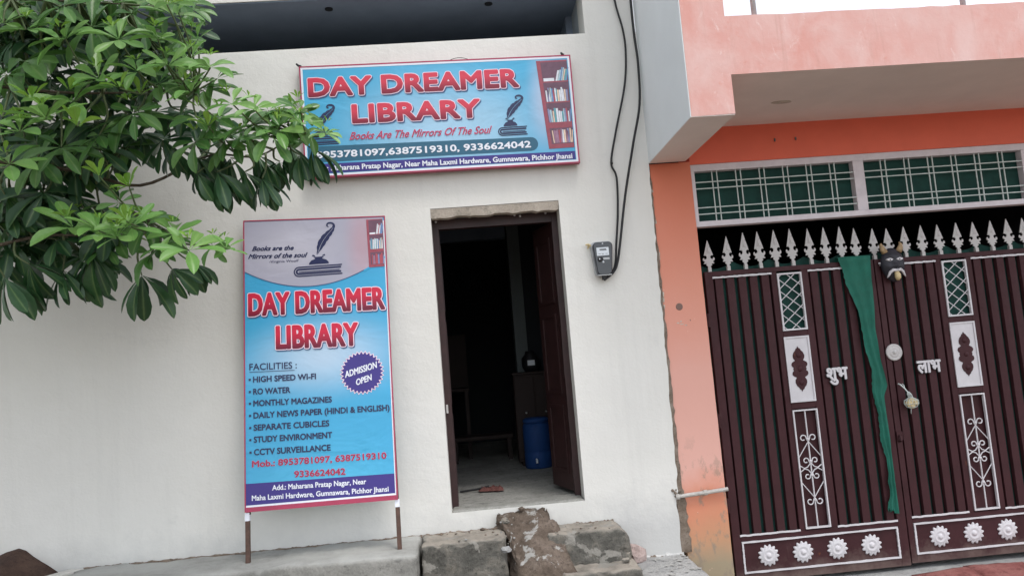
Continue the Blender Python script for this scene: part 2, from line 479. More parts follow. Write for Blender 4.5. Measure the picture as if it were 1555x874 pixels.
def rough_block(name, m, x0, x1, y0, y1, z0, z1, parent=None, amp=0.012, freq=9, step=0.03, seed=0.0, shape=None, rnd=0.02):
    """a block of cement or mud: finely divided, rounded at the edges, lumpy; shape(x,y,z) may move every point"""
    bm = bmesh.new()
    nx, ny, nz = (max(2, int(round((b - a) / step))) for a, b in ((x0, x1), (y0, y1), (z0, z1)))
    V = {}
    def vert(i, j, k):
        if (i, j, k) not in V:
            V[i, j, k] = bm.verts.new((x0 + (x1 - x0) * i / nx, y0 + (y1 - y0) * j / ny, z0 + (z1 - z0) * k / nz))
        return V[i, j, k]
    for i in range(nx):
        for j in range(ny):
            for k in (0, nz): bm.faces.new((vert(i, j, k), vert(i + 1, j, k), vert(i + 1, j + 1, k), vert(i, j + 1, k)))
    for i in range(nx):
        for k in range(nz):
            for j in (0, ny): bm.faces.new((vert(i, j, k), vert(i + 1, j, k), vert(i + 1, j, k + 1), vert(i, j, k + 1)))
    for j in range(ny):
        for k in range(nz):
            for i in (0, nx): bm.faces.new((vert(i, j, k), vert(i, j + 1, k), vert(i, j + 1, k + 1), vert(i, j, k + 1)))
    bmesh.ops.recalc_face_normals(bm, faces=bm.faces)
    mid = Vector(((x0 + x1) / 2, (y0 + y1) / 2, (z0 + z1) / 2))
    for v in bm.verts:
        p = v.co.copy()
        lim = [(x0, x1), (y0, y1), (z0, z1)]
        e = sum(1 for a in range(3) if min(abs(p[a] - lim[a][0]), abs(p[a] - lim[a][1])) < 1e-4)
        if e >= 2:
            for a in range(3):
                if min(abs(p[a] - lim[a][0]), abs(p[a] - lim[a][1])) < 1e-4:
                    p[a] += (mid[a] - p[a]) / abs(mid[a] - p[a]) * rnd
        q = p * freq + Vector((seed, seed * 2, 0))
        d = Vector((noise.noise(q), noise.noise(q + Vector((31, 0, 0))), noise.noise(q + Vector((0, 57, 0)))))
        d2 = Vector((noise.noise(q * 3.1), noise.noise(q * 3.1 + Vector((31, 0, 0))), noise.noise(q * 3.1 + Vector((0, 57, 0)))))
        d3 = noise.noise(q * 7.3)
        chip = max(0.0, noise.noise(p * 13 + Vector((seed, 4, 9))) - .22) * (e >= 1) * (amp > .0095)
        v.co = p + d * amp + d2 * amp * 0.6 + (p - mid).normalized() * (d3 * amp * .35 - chip * (.12 if e >= 2 else .03))
        if shape: v.co = Vector(shape(*v.co))
    me = bpy.data.meshes.new(name)
    bm.to_mesh(me); bm.free()
    me.materials.append(m)
    for p in me.polygons: p.use_smooth = True
    return link(name, me, parent)

CAP = 0.682
_tc = {}
def glyphs(body, off, shear, space, extr):
    key = (body, off, shear, space, extr)
    if key not in _tc:
        c = bpy.data.curves.new('t', 'FONT')
        c.body = body; c.size = 1; c.offset = off; c.shear = shear; c.space_character = space; c.extrude = extr
        c.resolution_u = 3
        o = bpy.data.objects.new('t', c)
        C.objects.link(o)
        bpy.context.view_layer.update()
        me = bpy.data.meshes.new_from_object(o.evaluated_get(bpy.context.evaluated_depsgraph_get()))
        bpy.data.objects.remove(o)
        _tc[key] = me
    return _tc[key]
def text(name, body, x0, x1, z0, cap, y, m, parent, bold=0.0, shear=0.0, halos=(), z1=None, space=1.0, depth=0.0, shadow=None, label=None):
    """lettering from x0 to x1 on a baseline from z0 (to z1) with capitals cap high, lying at depth y.
    bold and the outlines are strokes with a minute ridge laid round every glyph edge."""
    base = glyphs(body, 0.0, shear, space, 0.0)
    co = [v.co for v in base.vertices]
    a, b = min(v.x for v in co), max(v.x for v in co)
    sz = cap / (CAP + 2 * bold)
    r = bold * sz
    sx = (x1 - x0 - 2 * r) / (b - a)
    k = 0.0 if z1 is None else (z1 - z0) / (x1 - x0)
    P = [(x0 + r + (v.x - a) * sx, z0 + r + v.y * sz + k * (r + (v.x - a) * sx)) for v in co]
    cnt = {}
    for p in base.polygons:
        for e in p.edge_keys: cnt[e] = cnt.get(e, 0) + 1
    rim = [e for e, n in cnt.items() if n == 1]
    def layer(nm, rad, ms, yy, dx=0.0, dz=0.0, back=0.0):
        bx = MB(); H = 0.00022
        bx.add([(q[0] + dx, yy, q[1] + dz) for q in P], [tuple(p.vertices) for p in base.polygons])
        if rad > 0:
            for i, j in rim:
                (ax, az), (ex, ez) = P[i], P[j]
                L = math.hypot(ex - ax, ez - az)
                if L < 1e-7: continue
                nx, nz = -(ez - az) / L * rad, (ex - ax) / L * rad
                ax += dx; ex += dx; az += dz; ez += dz
                vs = [(ax + nx, yy, az + nz), (ax, yy - H, az), (ax - nx, yy, az - nz), (ex + nx, yy, ez + nz), (ex, yy - H, ez), (ex - nx, yy, ez - nz)]
                fs = [(0, 1, 4, 3), (1, 2, 5, 4)]
                if back:
                    vs += [(vs[q][0], yy + back, vs[q][2]) for q in (0, 2, 3, 5)]
                    fs += [(0, 3, 8, 6), (2, 5, 9, 7)]
                bx.add(vs, fs)
            nn = 10
            for i in sorted({q for e in rim for q in e}):
                X, Z = P[i][0] + dx, P[i][1] + dz
                vs = [(X + rad * math.cos(q * 2 * math.pi / nn), yy, Z + rad * math.sin(q * 2 * math.pi / nn)) for q in range(nn)] + [(X, yy - H * 1.01, Z)]
                fs = [(q, (q + 1) % nn, nn) for q in range(nn)]
                if back:
                    vs += [(v[0], yy + back, v[2]) for v in vs[:nn]]
                    fs += [(q, (q + 1) % nn, nn + 1 + (q + 1) % nn, nn + 1 + q) for q in range(nn)]
                bx.add(vs, fs)
        me = bpy.data.meshes.new(nm)
        me.from_pydata(bx.v, [], bx.f)
        me.materials.append(ms)
        return link(nm, me, parent)
    if shadow:
        off, ms, dy, dx, dz = shadow
        layer('printed_shadow', r + off * sz, ms, y + dy, dx, dz)
    for off, mh, dy in halos:
        layer('letter_outline', r + off * sz, mh, y + dy)
    o = layer(name, r, m, y, back=depth)
    if label: o['label'] = label
    return o

# ================================================================ SETTING
g = MB()
g.add([(-400, -400, -0.16), (400, -400, -0.16), (400, 400, -0.16), (-400, 400, -0.16)], [(0, 1, 2, 3)])
tag(g.build('ground', M['ground']), kind='structure')

# ---------------------------------------------------------------- the white library building
lib = empty('library_building', (-1.5, 0, 0.0), label='cream-white building with an open brown doorway and a dark recess above, behind the banners', cat='building')
def jag(a, b, n, amp, seed):
    """points from a to b with a ragged edge"""
    rr = random.Random(seed)
    o = []
    d = Vector((b[0] - a[0], b[1] - a[1])); nn = Vector((-d.y, d.x)).normalized()
    for i in range(n + 1):
        t = i / n
        k = rr.uniform(-amp, amp) if 0 < i < n else 0
        o.append((a[0] + d.x * t + nn.x * k, a[1] + d.y * t + nn.y * k))
    return o
T = 0.23
b = MB()
b.box(-7, -0.18, 0, T, -0.3, 3.95)                       # left of the doorway
b.box(-0.18, 0.745, 0, T, 2.725, 3.95)                   # over it
b.box(-0.18, 0.745, 0, T, -0.3, 0.598)                   # under it
edge = jag((1.395, -0.3), (1.388, 0.575), 12, 0.006, 1) + jag((1.407, 0.60), (1.432, 2.95), 60, 0.0055, 2)
b.prism([(0.745, -0.3)] + edge + [(1.436, 3.95), (0.745, 3.95)], 0, T)
b.box(1.052, 1.43, 0, T, 3.95, 6.5)                      # right of the recess
b.box(-7, 1.052, 0, T, 4.335, 6.5)                       # over it
b.build('wall', M['wall'], lib)
box('sill', M['wall'], -7, 1.052, 0.004, T, 3.95, 3.962, lib)
# the recess: navy ceiling and back, pale grey reveal on the right
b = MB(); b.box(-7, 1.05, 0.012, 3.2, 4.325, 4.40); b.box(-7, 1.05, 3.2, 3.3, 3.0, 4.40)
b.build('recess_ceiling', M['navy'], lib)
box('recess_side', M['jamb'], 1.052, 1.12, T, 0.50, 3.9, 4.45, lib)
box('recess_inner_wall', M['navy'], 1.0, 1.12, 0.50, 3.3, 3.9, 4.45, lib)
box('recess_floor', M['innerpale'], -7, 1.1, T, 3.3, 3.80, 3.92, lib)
for x, y in ((-0.83, 0.155), (0.37, 0.20)):
    b = MB(); b.lathe([(0.03, 0), (0.03, 0.006)], (x, y, 4.318), 14)
    b.build('ceiling_socket', M['navyhole'], lib)
# upper storey mass behind
box('roof_mass', M['wall'], -7, 1.40, 0.3, 5.0, 4.46, 6.4, lib)
# plaster strip that lines the head of the doorway, its lower edge ragged, and the thin jamb linings
b = MB()
n = 30
rr = random.Random(4)
top = [(-0.18 + 0.925 * i / n, 2.722) for i in range(n + 1)]
bot = [(-0.178 + 0.921 * i / n, 2.662 + rr.uniform(-0.007, 0.007)) for i in range(n + 1)]
vs = [(x, 0.003, z) for x, z in top] + [(x, 0.022, z) for x, z in bot] + [(x, 0.17, z + 0.012) for x, z in bot]
fs = []
for i in range(n):
    fs += [(i, i + 1, n + 2 + i, n + 1 + i), (n + 1 + i, n + 2 + i, 2 * n + 3 + i, 2 * n + 2 + i)]
b.add(vs, fs)
b.build('door_head_lining', M['beige'], lib)
# door frame of brown timber
fr = MB()
def rag_post(x0, x1, y0, y1, z0, z1, seed):
    r2 = random.Random(seed)
    m = 26
    pts = [(x0 + r2.uniform(-.003, .003), z0 + (z1 - z0) * i / m) for i in range(m + 1)] + [(x1 + r2.uniform(-.002, .002), z1 - (z1 - z0) * i / m) for i in range(m + 1)]
    fr.prism(list(reversed(pts)), y0, y1)
rag_post(-0.18, -0.135, 0.15, 0.22, 0.60, 2.70, 1)
rag_post(0.700, 0.745, 0.15, 0.22, 0.60, 2.70, 2)
fr.box(-0.135, 0.700, 0.152, 0.218, 2.600, 2.672)
fr.build('door_frame', M['doorbrown'], lib)
b = MB(); b.box(-0.172, -0.158, 0.138, 0.150, 1.27, 1.33); b.build('latch', M['spike'], lib)
for x, z in ((0.43, 2.665), (0.47, 2.655), (0.66, 2.665), (-0.15, 2.655)):
    b = MB(); b.lathe([(0.006, 0), (0.009, 0.01), (0.004, 0.02)], (x, 0.15, z), 7, 'y'); b.build('cement_dab', M['white'], lib)
# the doorstep floor and the room behind
rough_block('threshold', M['floorc'], -0.18, 0.745, 0.003, 0.24, 0.54, 0.612, lib, amp=0.003, step=0.02, rnd=0.006, seed=3)
b = MB(); b.box(-1.7, 1.25, 0.2402, 4.6, 0.45, 0.60); b.build('room_floor', M['floorc'], lib)
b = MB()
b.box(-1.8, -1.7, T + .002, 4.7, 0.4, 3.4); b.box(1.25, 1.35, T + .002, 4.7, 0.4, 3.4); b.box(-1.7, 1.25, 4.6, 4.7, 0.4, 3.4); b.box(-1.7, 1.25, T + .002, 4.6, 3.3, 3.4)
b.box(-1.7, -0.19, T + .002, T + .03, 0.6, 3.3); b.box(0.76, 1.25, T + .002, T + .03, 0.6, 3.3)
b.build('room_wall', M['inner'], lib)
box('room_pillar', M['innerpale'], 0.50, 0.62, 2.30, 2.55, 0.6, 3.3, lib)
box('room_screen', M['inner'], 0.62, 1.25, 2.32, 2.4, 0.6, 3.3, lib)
# two narrow door leaves swung inward
def door_leaf(hx, hy, ex, ey):
    d = Vector((ex - hx, ey - hy)); L = d.length
    o = MB(); o.box(0, L, -0.018, 0.018, 0.632, 2.61)
    pn = MB()
    for z0, z1 in ((0.75, 1.25), (1.33, 1.93), (2.01, 2.50)):
        for s_ in (-1, 1):
            y = 0.019 * s_
            pn.ringprism([(0.06, z0), (L - .06, z0), (L - .06, z1), (0.06, z1)], [(0.085, z0 + .025), (L - .085, z0 + .025), (L - .085, z1 - .025), (0.085, z1 - .025)], min(y, y + .008 * s_), max(y, y + .008 * s_))
    q = o.build('door', M['doorbrown'], lib); p2 = pn.build('panel_moulding', M['doorbrown'], q)
    h = MB(); h.tube([(L - .03, -0.03, 1.35), (L - .03, -0.05, 1.37), (L - .03, -0.05, 1.5), (L - .03, -0.03, 1.52)], 0.007); h.build('handle', M['metal'], q)
    q.location = (hx, hy, 0); q.rotation_euler = (0, 0, math.atan2(d.y, d.x))
    return q
door_leaf(0.722, 0.225, 0.615, 0.62)
door_leaf(-0.150, 0.225, -0.20, 0.64)

# things standing inside
t = empty('water_jug', (0.60, 1.84, 0.60), label='blue plastic water jug standing on the floor inside the doorway', cat='water jug')
b = MB(); b.lathe([(0.118, 0), (0.128, 0.015), (0.128, 0.14), (0.123, 0.15), (0.128, 0.16), (0.128, 0.38), (0.115, 0.415)], (0, 0, 0), 28); b.build('body', M['blue'], t, True)
b = MB(); b.lathe([(0.117, 0.417), (0.122, 0.425), (0.122, 0.445), (0.10, 0.46), (0.03, 0.463)], (0, 0, 0), 24); b.build('lid', M['blue'], t, True)
b = MB(); b.tube([(-0.03, -0.12, 0.09), (-0.03, -0.165, 0.09), (-0.03, -0.17, 0.06)], 0.010); b.build('tap', M['meterlabel'], t)
t = empty('wooden_cabinet', (0.60, 2.10, 0.60), label='brown wooden cabinet in the dim room behind the blue jug', cat='cabinet')
b = MB(); b.box(-0.17, 0.22, -0.1, 0.15, 0.04, 0.86); b.box(-0.14, 0.19, -0.08, 0.13, 0.0, 0.04); b.box(-0.18, 0.23, -0.11, 0.16, 0.861, 0.885); b.build('body', M['wood'], t, bevel=0.004)
for x0, x1 in ((-0.16, 0.02), (0.03, 0.21)):
    d_ = box('cabinet_door', M['wood'], x0, x1, -0.112, -0.101, 0.07, 0.84, t, bevel=0.003)
    k_ = MB(); k_.lathe([(0.008, 0), (0.011, 0.012), (0.006, 0.02)], ((x0 + x1) / 2, -0.113, 0.5), 8, 'y'); k_.build('knob', M['metal'], d_)
t = empty('storage_pot', (0.62, 2.12, 1.486), label='dark pot with a pale paper label on top of the wooden cabinet', cat='pot')
b = MB(); b.lathe([(0.06, 0), (0.085, 0.05), (0.085, 0.13), (0.05, 0.17), (0.045, 0.20)], (0, 0, 0), 20); b.build('body', M['black'], t, True)
box('paper_label', M['meterlabel'], -0.035, 0.035, -0.092, -0.087, 0.06, 0.11, t)
t = empty('low_bench', (0.12, 2.75, 0.60), label='low dark bench deep inside the dim room, left of the jug', cat='bench')
box('seat', M['wood'], -0.34, 0.30, -0.15, 0.15, 0.22, 0.26, t, bevel=0.004)
for x in (-0.30, 0.26):
    for y in (-0.12, 0.12): box('leg', M['wood'], x - .02, x + .02, y - .02, y + .02, 0, 0.219, t)
t = empty('desk', (-0.55, 3.2, 0.60), label='dark study desk at the back of the dim room', cat='desk')
box('desktop', M['wood'], -0.5, 0.55, -0.3, 0.3, 0.72, 0.75, t); box('divider', M['wood'], -0.5, 0.55, 0.27, 0.3, 0.751, 1.35, t)
for x in (-0.47, 0.52):
    for y in (-0.27, 0.27): box('leg', M['wood'], x - .02, x + .02, y - .02, y + .02, 0, 0.719, t)
# a red cloth with a dark stick on the floor by the left jamb
rr = random.Random(8)
bm = bmesh.new()
gr = [[bm.verts.new((0.02 + 0.19 * i / 8 + rr.uniform(-.006, .006), 0.70 + 0.14 * j / 5 + rr.uniform(-.01, .01) - 0.05 * i / 8, 0.612 + (0.030 * abs(math.sin(i * 1.4 + j)) if 0 < i < 8 and 0 < j < 5 else 0))) for j in range(6)] for i in range(9)]
for i in range(8):
    for j in range(5): bm.faces.new((gr[i][j], gr[i + 1][j], gr[i + 1][j + 1], gr[i][j + 1]))
me = bpy.data.meshes.new('floor_rag'); bm.to_mesh(me); bm.free(); me.materials.append(M['redcloth'])
tag(link('floor_rag', me), 'crumpled dusty red cloth on the floor just inside the doorway', 'cloth')
b = MB(); b.tube([(-0.13, 0.78, 0.612), (0.0, 0.76, 0.622), (0.10, 0.75, 0.640)], 0.009); tag(b.build('stick', M['black']), 'thin dark stick lying on the red cloth inside the doorway', 'stick')

# ---------------------------------------------------------------- plinth, steps, rubble
pl = empty('concrete_plinth', (-1.5, -0.25, -0.16), label='long pale concrete plinth along the foot of the white wall, left of the steps', cat='plinth')
rough_block('slab', M['concrete'], -2.66, -0.395, -0.535, -0.0015, -0.2, 0.472, pl, amp=0.011, freq=5, step=0.03, seed=1, rnd=0.007)
b = MB()
rr = random.Random(77)
for i in range(60):
    x = rr.uniform(-2.6, -0.45); s_ = rr.uniform(0.003, 0.007)
    b.add([(x - s_ * 1.6, -0.004, 0.466), (x + s_ * 1.5, -0.006, 0.466), (x + s_ * .3, -0.02 - s_, 0.468), (x + rr.uniform(-.3, .3) * s_, -0.006, 0.468 + s_ * 1.3)], [(0, 1, 3), (1, 2, 3), (2, 0, 3), (0, 2, 1)])
tag(b.build('mortar_crumbs', M['mortar'], pl), kind='stuff')

st = empty('entrance_steps', (0.3, -0.3, -0.16), label='broken, stained concrete steps with a brown mud ramp below the open doorway', cat='steps')
rough_block('left_step', M['stepc'], -0.385, 0.165, -0.335, -0.002, -0.2, 0.474, st, amp=0.010, freq=8, step=0.014, seed=7, rnd=0.005)
def chamf(x, y, z):
    if x > 0.90 and z > 0.30:
        k = min(1, (x - 0.90) / 0.09)
        z -= 0.075 * k * k * (0.6 + 0.4 * (z - 0.3) / 0.16)
    return x, y, z
rough_block('upper_step', M['stepc'], 0.43, 0.985, -0.285, -0.002, 0.10, 0.455, st, amp=0.011, freq=8, step=0.013, seed=11, rnd=0.006, shape=chamf)
rough_block('lower_step', M['stepc'], 0.50, 1.00, -0.50, -0.20, -0.2, 0.245, st, amp=0.011, freq=8, step=0.014, seed=19, rnd=0.006)
def ramp(x, y, z):
    # the mud slumps forward as it goes down
    k = max(0, -y) / 0.75
    top = 0.585 - 0.30 * k - 0.35 * k * k
    zz = -0.2 + (z + 0.2) / 0.785 * (top + 0.2)
    h = max(0.0, 0.58 - zz)
    cx = 0.29 + 0.20 * k
    x = cx + (x - 0.29) * (1.0 + 0.25 * k + 0.08 * math.sin(zz * 14))
    y2 = y - 0.03 * math.sin(x * 21) * (z > 0.2)
    return x, min(y2, -0.003), zz
rough_block('mud_ramp', M['mud'], 0.125, 0.455, -0.72, -0.003, -0.2, 0.585, st, amp=0.034, freq=7, step=0.014, seed=23, rnd=0.012, shape=ramp)
def ramp_top(x, y):
    k = max(0, -y) / 0.75
    return 0.585 - 0.30 * k - 0.35 * k * k
rr = random.Random(5)
def pebble(name, x, y, z, s_, m, parent, sq=(1, 1, .7), seed=0):
    bm = bmesh.new()
    bmesh.ops.create_icosphere(bm, subdivisions=2, radius=1)
    for v in bm.verts:
        k = 1 + 0.45 * noise.noise(v.co * 1.3 + Vector((seed * 3.1, seed, 0))) + 0.16 * noise.noise(v.co * 3.3 + Vector((seed, 0, 5)))
        v.co = Vector((v.co.x * sq[0], v.co.y * sq[1], v.co.z * sq[2])) * k * s_ + Vector((x, y, z))
    me = bpy.data.meshes.new(name); bm.to_mesh(me); bm.free(); me.materials.append(m)
    return link(name, me, parent)
# loose lumps of broken cement and brick along the ramp and steps
for i, (x, y, z, s_, mm) in enumerate(((0.175, -0.10, 0.53, .030, 'stepc'), (0.445, -0.06, 0.50, .034, 'mud'), (0.47, -0.20, 0.43, .030, 'mud'), (0.15, -0.26, 0.46, .024, 'stepc'), (0.50, -0.33, 0.26, .036, 'mud'), (0.30, -0.03, 0.585, .022, 'mud'), (0.38, -0.05, 0.578, .018, 'stepc'), (0.16, -0.33, 0.40, .030, 'pad'), (0.93, -0.34, 0.26, .022, 'stepc'), (0.56, -0.31, 0.255, .020, 'mortar'), (0.97, -0.10, 0.34, .022, 'stepc'), (1.10, -0.05, 0.19, .016, 'mortar'), (0.12, -0.05, 0.48, .020, 'mortar'), (0.02, -0.03, 0.478, .014, 'mud'))):
    pebble('broken_lump', x, y, z, s_, M[mm], st, (1.2, 1, .75), i + 80)
for i in range(60):
    x = rr.uniform(-0.30, 0.98); y = rr.uniform(-0.30, -0.02)
    z = 0.474 if x < 0.12 else (ramp_top(x, y) if x < 0.45 else (0.455 if x < 0.88 else None))
    if z is None: continue
    pebble('rubble_bit', x, y, z + 0.002, rr.uniform(0.003, 0.009), M[rr.choice(('mortar', 'stepc', 'mud', 'pad'))], st, seed=i)
def fillet(x0, x1, z, zh, m, parent, seed):
    """ragged line of cement left where a floor meets the white wall"""
    r2 = random.Random(seed); n_ = max(8, int((x1 - x0) / .012)); f_ = []
    for i in range(n_ + 1):
        q = noise.noise(Vector((i * .23, seed, 0))) + .6 * noise.noise(Vector((i * .9, seed, 3)))
        f_.append((x0 + (x1 - x0) * i / n_, z + max(.001, .004 + q * zh) + r2.uniform(0, .003)))
    b = MB()
    vs = [(x, -.0005, h) for x, h in f_] + [(x, -.004 - (h - z) * .8, z + (h - z) * .4) for x, h in f_] + [(x, -.006 - (h - z) * 1.8, z - .012) for x, h in f_]
    fs = []
    for i in range(n_):
        fs += [(i, i + 1, n_ + 2 + i, n_ + 1 + i), (n_ + 1 + i, n_ + 2 + i, 2 * n_ + 3 + i, 2 * n_ + 2 + i)]
    b.add(vs, fs); b.build('cement_fillet', m, parent)
fillet(-0.385, 0.15, 0.468, .016, M['mortar'], st, 3)
fillet(0.44, 0.93, 0.448, .012, M['mortar'], st, 5)
fillet(-2.64, -0.39, 0.468, .008, M['mortar'], pl, 7)
tag(pebble('pink_stone', 1.055, -0.10, 0.225, 0.062, M['pinkstone'], None, (1, .9, 1.1), 3), 'pale pink broken stone leaning beside the right end of the steps', 'stone')

pad = rough_block('cement_pad', M['pad'], 1.0, 1.412, -1.3, -0.002, -0.2, 0.182, None, amp=0.006, freq=6, step=0.035, seed=31, rnd=0.010)
tag(pad, 'low grey cement pad splashed with white, between the steps and the pink pillar', 'cement pad')
b = MB()
rr = random.Random(15)
for i in range(34):
    x = rr.uniform(1.03, 1.40); y = -rr.uniform(0.02, 0.6) ; a = rr.uniform(0, 3); L_ = rr.uniform(0.006, 0.028); W_ = L_ * rr.uniform(.25, .7)
    pts = []
    for k in range(8):
        q = k * math.pi / 4; rx = L_ * rr.uniform(.7, 1.2); ry = W_ * rr.uniform(.7, 1.2)
        pts.append((x + rx * math.cos(q) * math.cos(a) - ry * math.sin(q) * math.sin(a), y + rx * math.cos(q) * math.sin(a) + ry * math.sin(q) * math.cos(a), 0.190 + i * 0.00002))
    b.add(pts, [tuple(range(8))])
o = b.build('paint_splash', M['concrete'], pad); o['kind'] = 'stuff'
fillet(1.0, 1.40, 0.180, .014, M['wall'], pad, 9)
fillet(1.0, 1.40, 0.176, .010, M['mortar'], pad, 11)

# soil heap against the wall at the far left, and the stone strip at the end of the plinth
bm = bmesh.new()
N1, N2 = 46, 26
gv = []
for i in range(N1 + 1):
    row = []
    for j in range(N2 + 1):
        x = -4.6 + 2.1 * i / N1; y = -1.5 + 1.497 * j / N2
        h = 0.83 * math.exp(-((x + 3.03) / 0.24) ** 2) ** 0.5 + 0.0
        h = max(0.0, 0.82 - 0.78 * abs(x + 3.03) ** 1.0) if x > -3.03 else max(0.0, 0.82 - 0.30 * abs(x + 3.03))
        h *= max(0.0, 1 - (-y / 1.45) ** 1.6)
        h += 0.022 * noise.noise(Vector((x * 7, y * 7, 0))) + 0.012 * noise.noise(Vector((x * 23, y * 23, 4)))
        row.append(bm.verts.new((x, y, -0.18 + h)))
    gv.append(row)
for i in range(N1):
    for j in range(N2): bm.faces.new((gv[i][j], gv[i + 1][j], gv[i + 1][j + 1], gv[i][j + 1]))
me = bpy.data.meshes.new('soil_heap'); bm.to_mesh(me); bm.free(); me.materials.append(M['dirt'])
for p in me.polygons: p.use_smooth = True
tag(link('soil_heap', me), 'heap of dark reddish soil against the white wall at the far left', 'soil heap')
tag(pebble('soil_stone', -2.80, -0.22, 0.47, 0.018, M['meterlabel'], None, seed=2), 'small white stone lying on the dark soil heap', 'stone')
b = MB()
b.add([(-2.62, -0.03, 0.475), (-2.72, -0.02, 0.475), (-3.12, -0.62, 0.475), (-3.02, -0.66, 0.475), (-2.62, -0.03, 0.43), (-2.72, -0.02, 0.43), (-3.12, -0.62, 0.43), (-3.02, -0.66, 0.43)], [(0, 1, 2, 3), (7, 6, 5, 4), (0, 4, 5, 1), (1, 5, 6, 2), (2, 6, 7, 3), (3, 7, 4, 0)])
tag(b.build('stone_strip', M['marble'], bevel=0.003), 'narrow pale stone strip lying between the soil heap and the plinth', 'stone strip')
rough_block('plinth_end', M['concrete'], -3.1, -2.6, -0.62, -0.04, -0.2, 0.425, pl, amp=0.01, step=0.06, seed=5,
            shape=lambda x, y, z: (x + (y + 0.04) * 0.62 + 0.40 * (x < -2.8) * (1 + (y + .04)), y, z))

# ---------------------------------------------------------------- the pink house
ho = empty('pink_house', (3.0, 0.0, 0.0), label='pink and orange house with an overhanging balcony above a maroon gate', cat='house')
PT = 3.2
b = MB()
b.prism([(1.436, -0.3), (1.752, -0.3)] + jag((1.752, 0.0), (1.742, 2.9), 30, 0.0012, 6) + [(1.742, 2.948), (1.436, 2.948)], 0.022, 0.40)
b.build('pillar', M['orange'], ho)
# ragged brown mortar in the joint between the two houses
b = MB()
l_ = jag((1.388, 0.18), (1.392, 0.575), 10, 0.004, 8)
r_ = jag((1.466, 0.18), (1.452, 0.60), 14, 0.010, 9) + jag((1.440, 0.62), (1.441, 2.93), 60, 0.006, 10)
b.prism(r_ + [(1.425, 2.93), (1.40, 0.60)] + list(reversed(l_)), 0.012, 0.12)
b.build('mortar_joint', M['mortar'], ho)
rr = random.Random(21)
for z, s_ in ((2.52, .012), (2.28, .014), (2.25, .011), (1.99, .014), (1.95, .012), (1.9, .010), (2.75, .008)):
    pebble('plaster_flake', 1.444, 0.018, z, s_, M['beige'], ho, (.6, .35, 1.6), z)
b = MB(); b.lathe([(0.026, 0), (0.024, 0.003)], (1.555, 0.0218, 1.892), 18, 'y'); b.build('filled_hole', M['hole'], ho)
for x, z, a, c in ((1.535, 1.775, .012, .005), (1.56, 1.765, .016, .004), (1.59, 1.755, .012, .004), (1.555, 1.785, .006, .007), (1.625, 1.79, .004, .006)):
    b = MB(); b.flat([(x + a * math.cos(k) * rr.uniform(.7, 1.2), z + c * math.sin(k) * rr.uniform(.7, 1.2)) for k in [i * .9 for i in range(7)]], 0.0205)
    b.build('paint_scuff', M['beige'] if x < 1.6 else M['hole'], ho)
# lintel wall over gate and window
box('lintel_wall', M['lintel'], 1.742, 4.655, 0.024, 0.30, 2.927, 3.198, ho)
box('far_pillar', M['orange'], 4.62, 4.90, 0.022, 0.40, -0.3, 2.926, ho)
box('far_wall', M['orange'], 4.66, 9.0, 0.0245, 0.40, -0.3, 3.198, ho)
for x in (2.40, 2.56):
    b = MB(); b.box(x - .004, x + .004, 0.012, 0.0235, 3.06, 3.082); b.build('wall_peg', M['innerpale'], ho)
# balcony: end wall, front beam, slab
b = MB(); b.box(1.432, 1.437, -1.05, -0.0005, 2.954, 6.0); b.build('balcony_side_face', M['sidewall'], ho)
b = MB(); b.prism(jag((1.4375, 2.954), (1.705, 2.956), 6, 0.001, 3) + [(1.705, 6.0), (1.4375, 6.0)], -1.053, -0.0005)
b.build('balcony_end_wall', M['pinkwall'], ho)
box('end_wall_soffit', M['soffit'], 1.434, 1.7035, -1.0515, -0.0005, 2.950, 2.9535, ho)
b = MB(); b.prism([(1.7055, 3.213), (9.0, 3.213)] + list(reversed(jag((1.7055, 3.562), (9.0, 3.52), 90, 0.0035, 12))), -1.050, -0.90); b.box(1.7055, 9.0, -1.050, -1.0485, 3.1975, 3.213); b.build('balcony_beam', M['pinkwall'], ho)
box('balcony_soffit', M['soffit'], 1.7055, 9.0, -1.048, 0.30, 3.198, 3.2125, ho)
box('balcony_slab', M['pinkwall'], 1.7055, 9.0, -0.8995, 5.0, 3.2128, 3.34, ho)
b = MB(); b.lathe([(0.06, -0.012), (0.055, -0.004), (0.03, 0.002)], (0, 0, 0), 14)
o = b.build('soffit_patch', M['beige'], ho); o.location = (2.26, -0.47, 3.201); o.scale = (1.2, 0.45, 0.6)
# upright posts and rail on the parapet
rl = []
for x in (1.925, 3.272, 4.62, 5.97):
    b = MB(); b.tube([(x, -0.97, 3.52), (x, -0.97, 4.35)], 0.0165, 10); b.build('railing_post', M['rail'], ho, True)
b = MB(); b.tube([(1.70, -0.97, 4.36), (9.0, -0.97, 4.36)], 0.025, 10); b.build('handrail', M['rail'], ho, True)
# pipe across the pillar
b = MB(); b.tube([(1.393, -0.006, 0.566), (1.47, -0.01, 0.572), (1.60, -0.012, 0.578), (1.757, -0.012, 0.588)], [0.013, 0.0145, 0.014, 0.0145], 9)
b.tube([(1.583, -0.012, 0.577), (1.607, -0.012, 0.579)], 0.019, 9); b.tube([(1.385, -0.006, 0.566), (1.41, -0.007, 0.567)], 0.02, 9)
tag(b.build('wall_pipe', M['pvc']), 'short grey pipe crossing the foot of the pink pillar', 'pipe')
for i in range(16): pebble('cement_lump', 1.385 + rr.uniform(-.02, .05), 0.0 - rr.uniform(0, .008), 0.585 + rr.uniform(-.02, .035), rr.uniform(.005, .012), M['mortar'], ho, (1, .5, 1), i)

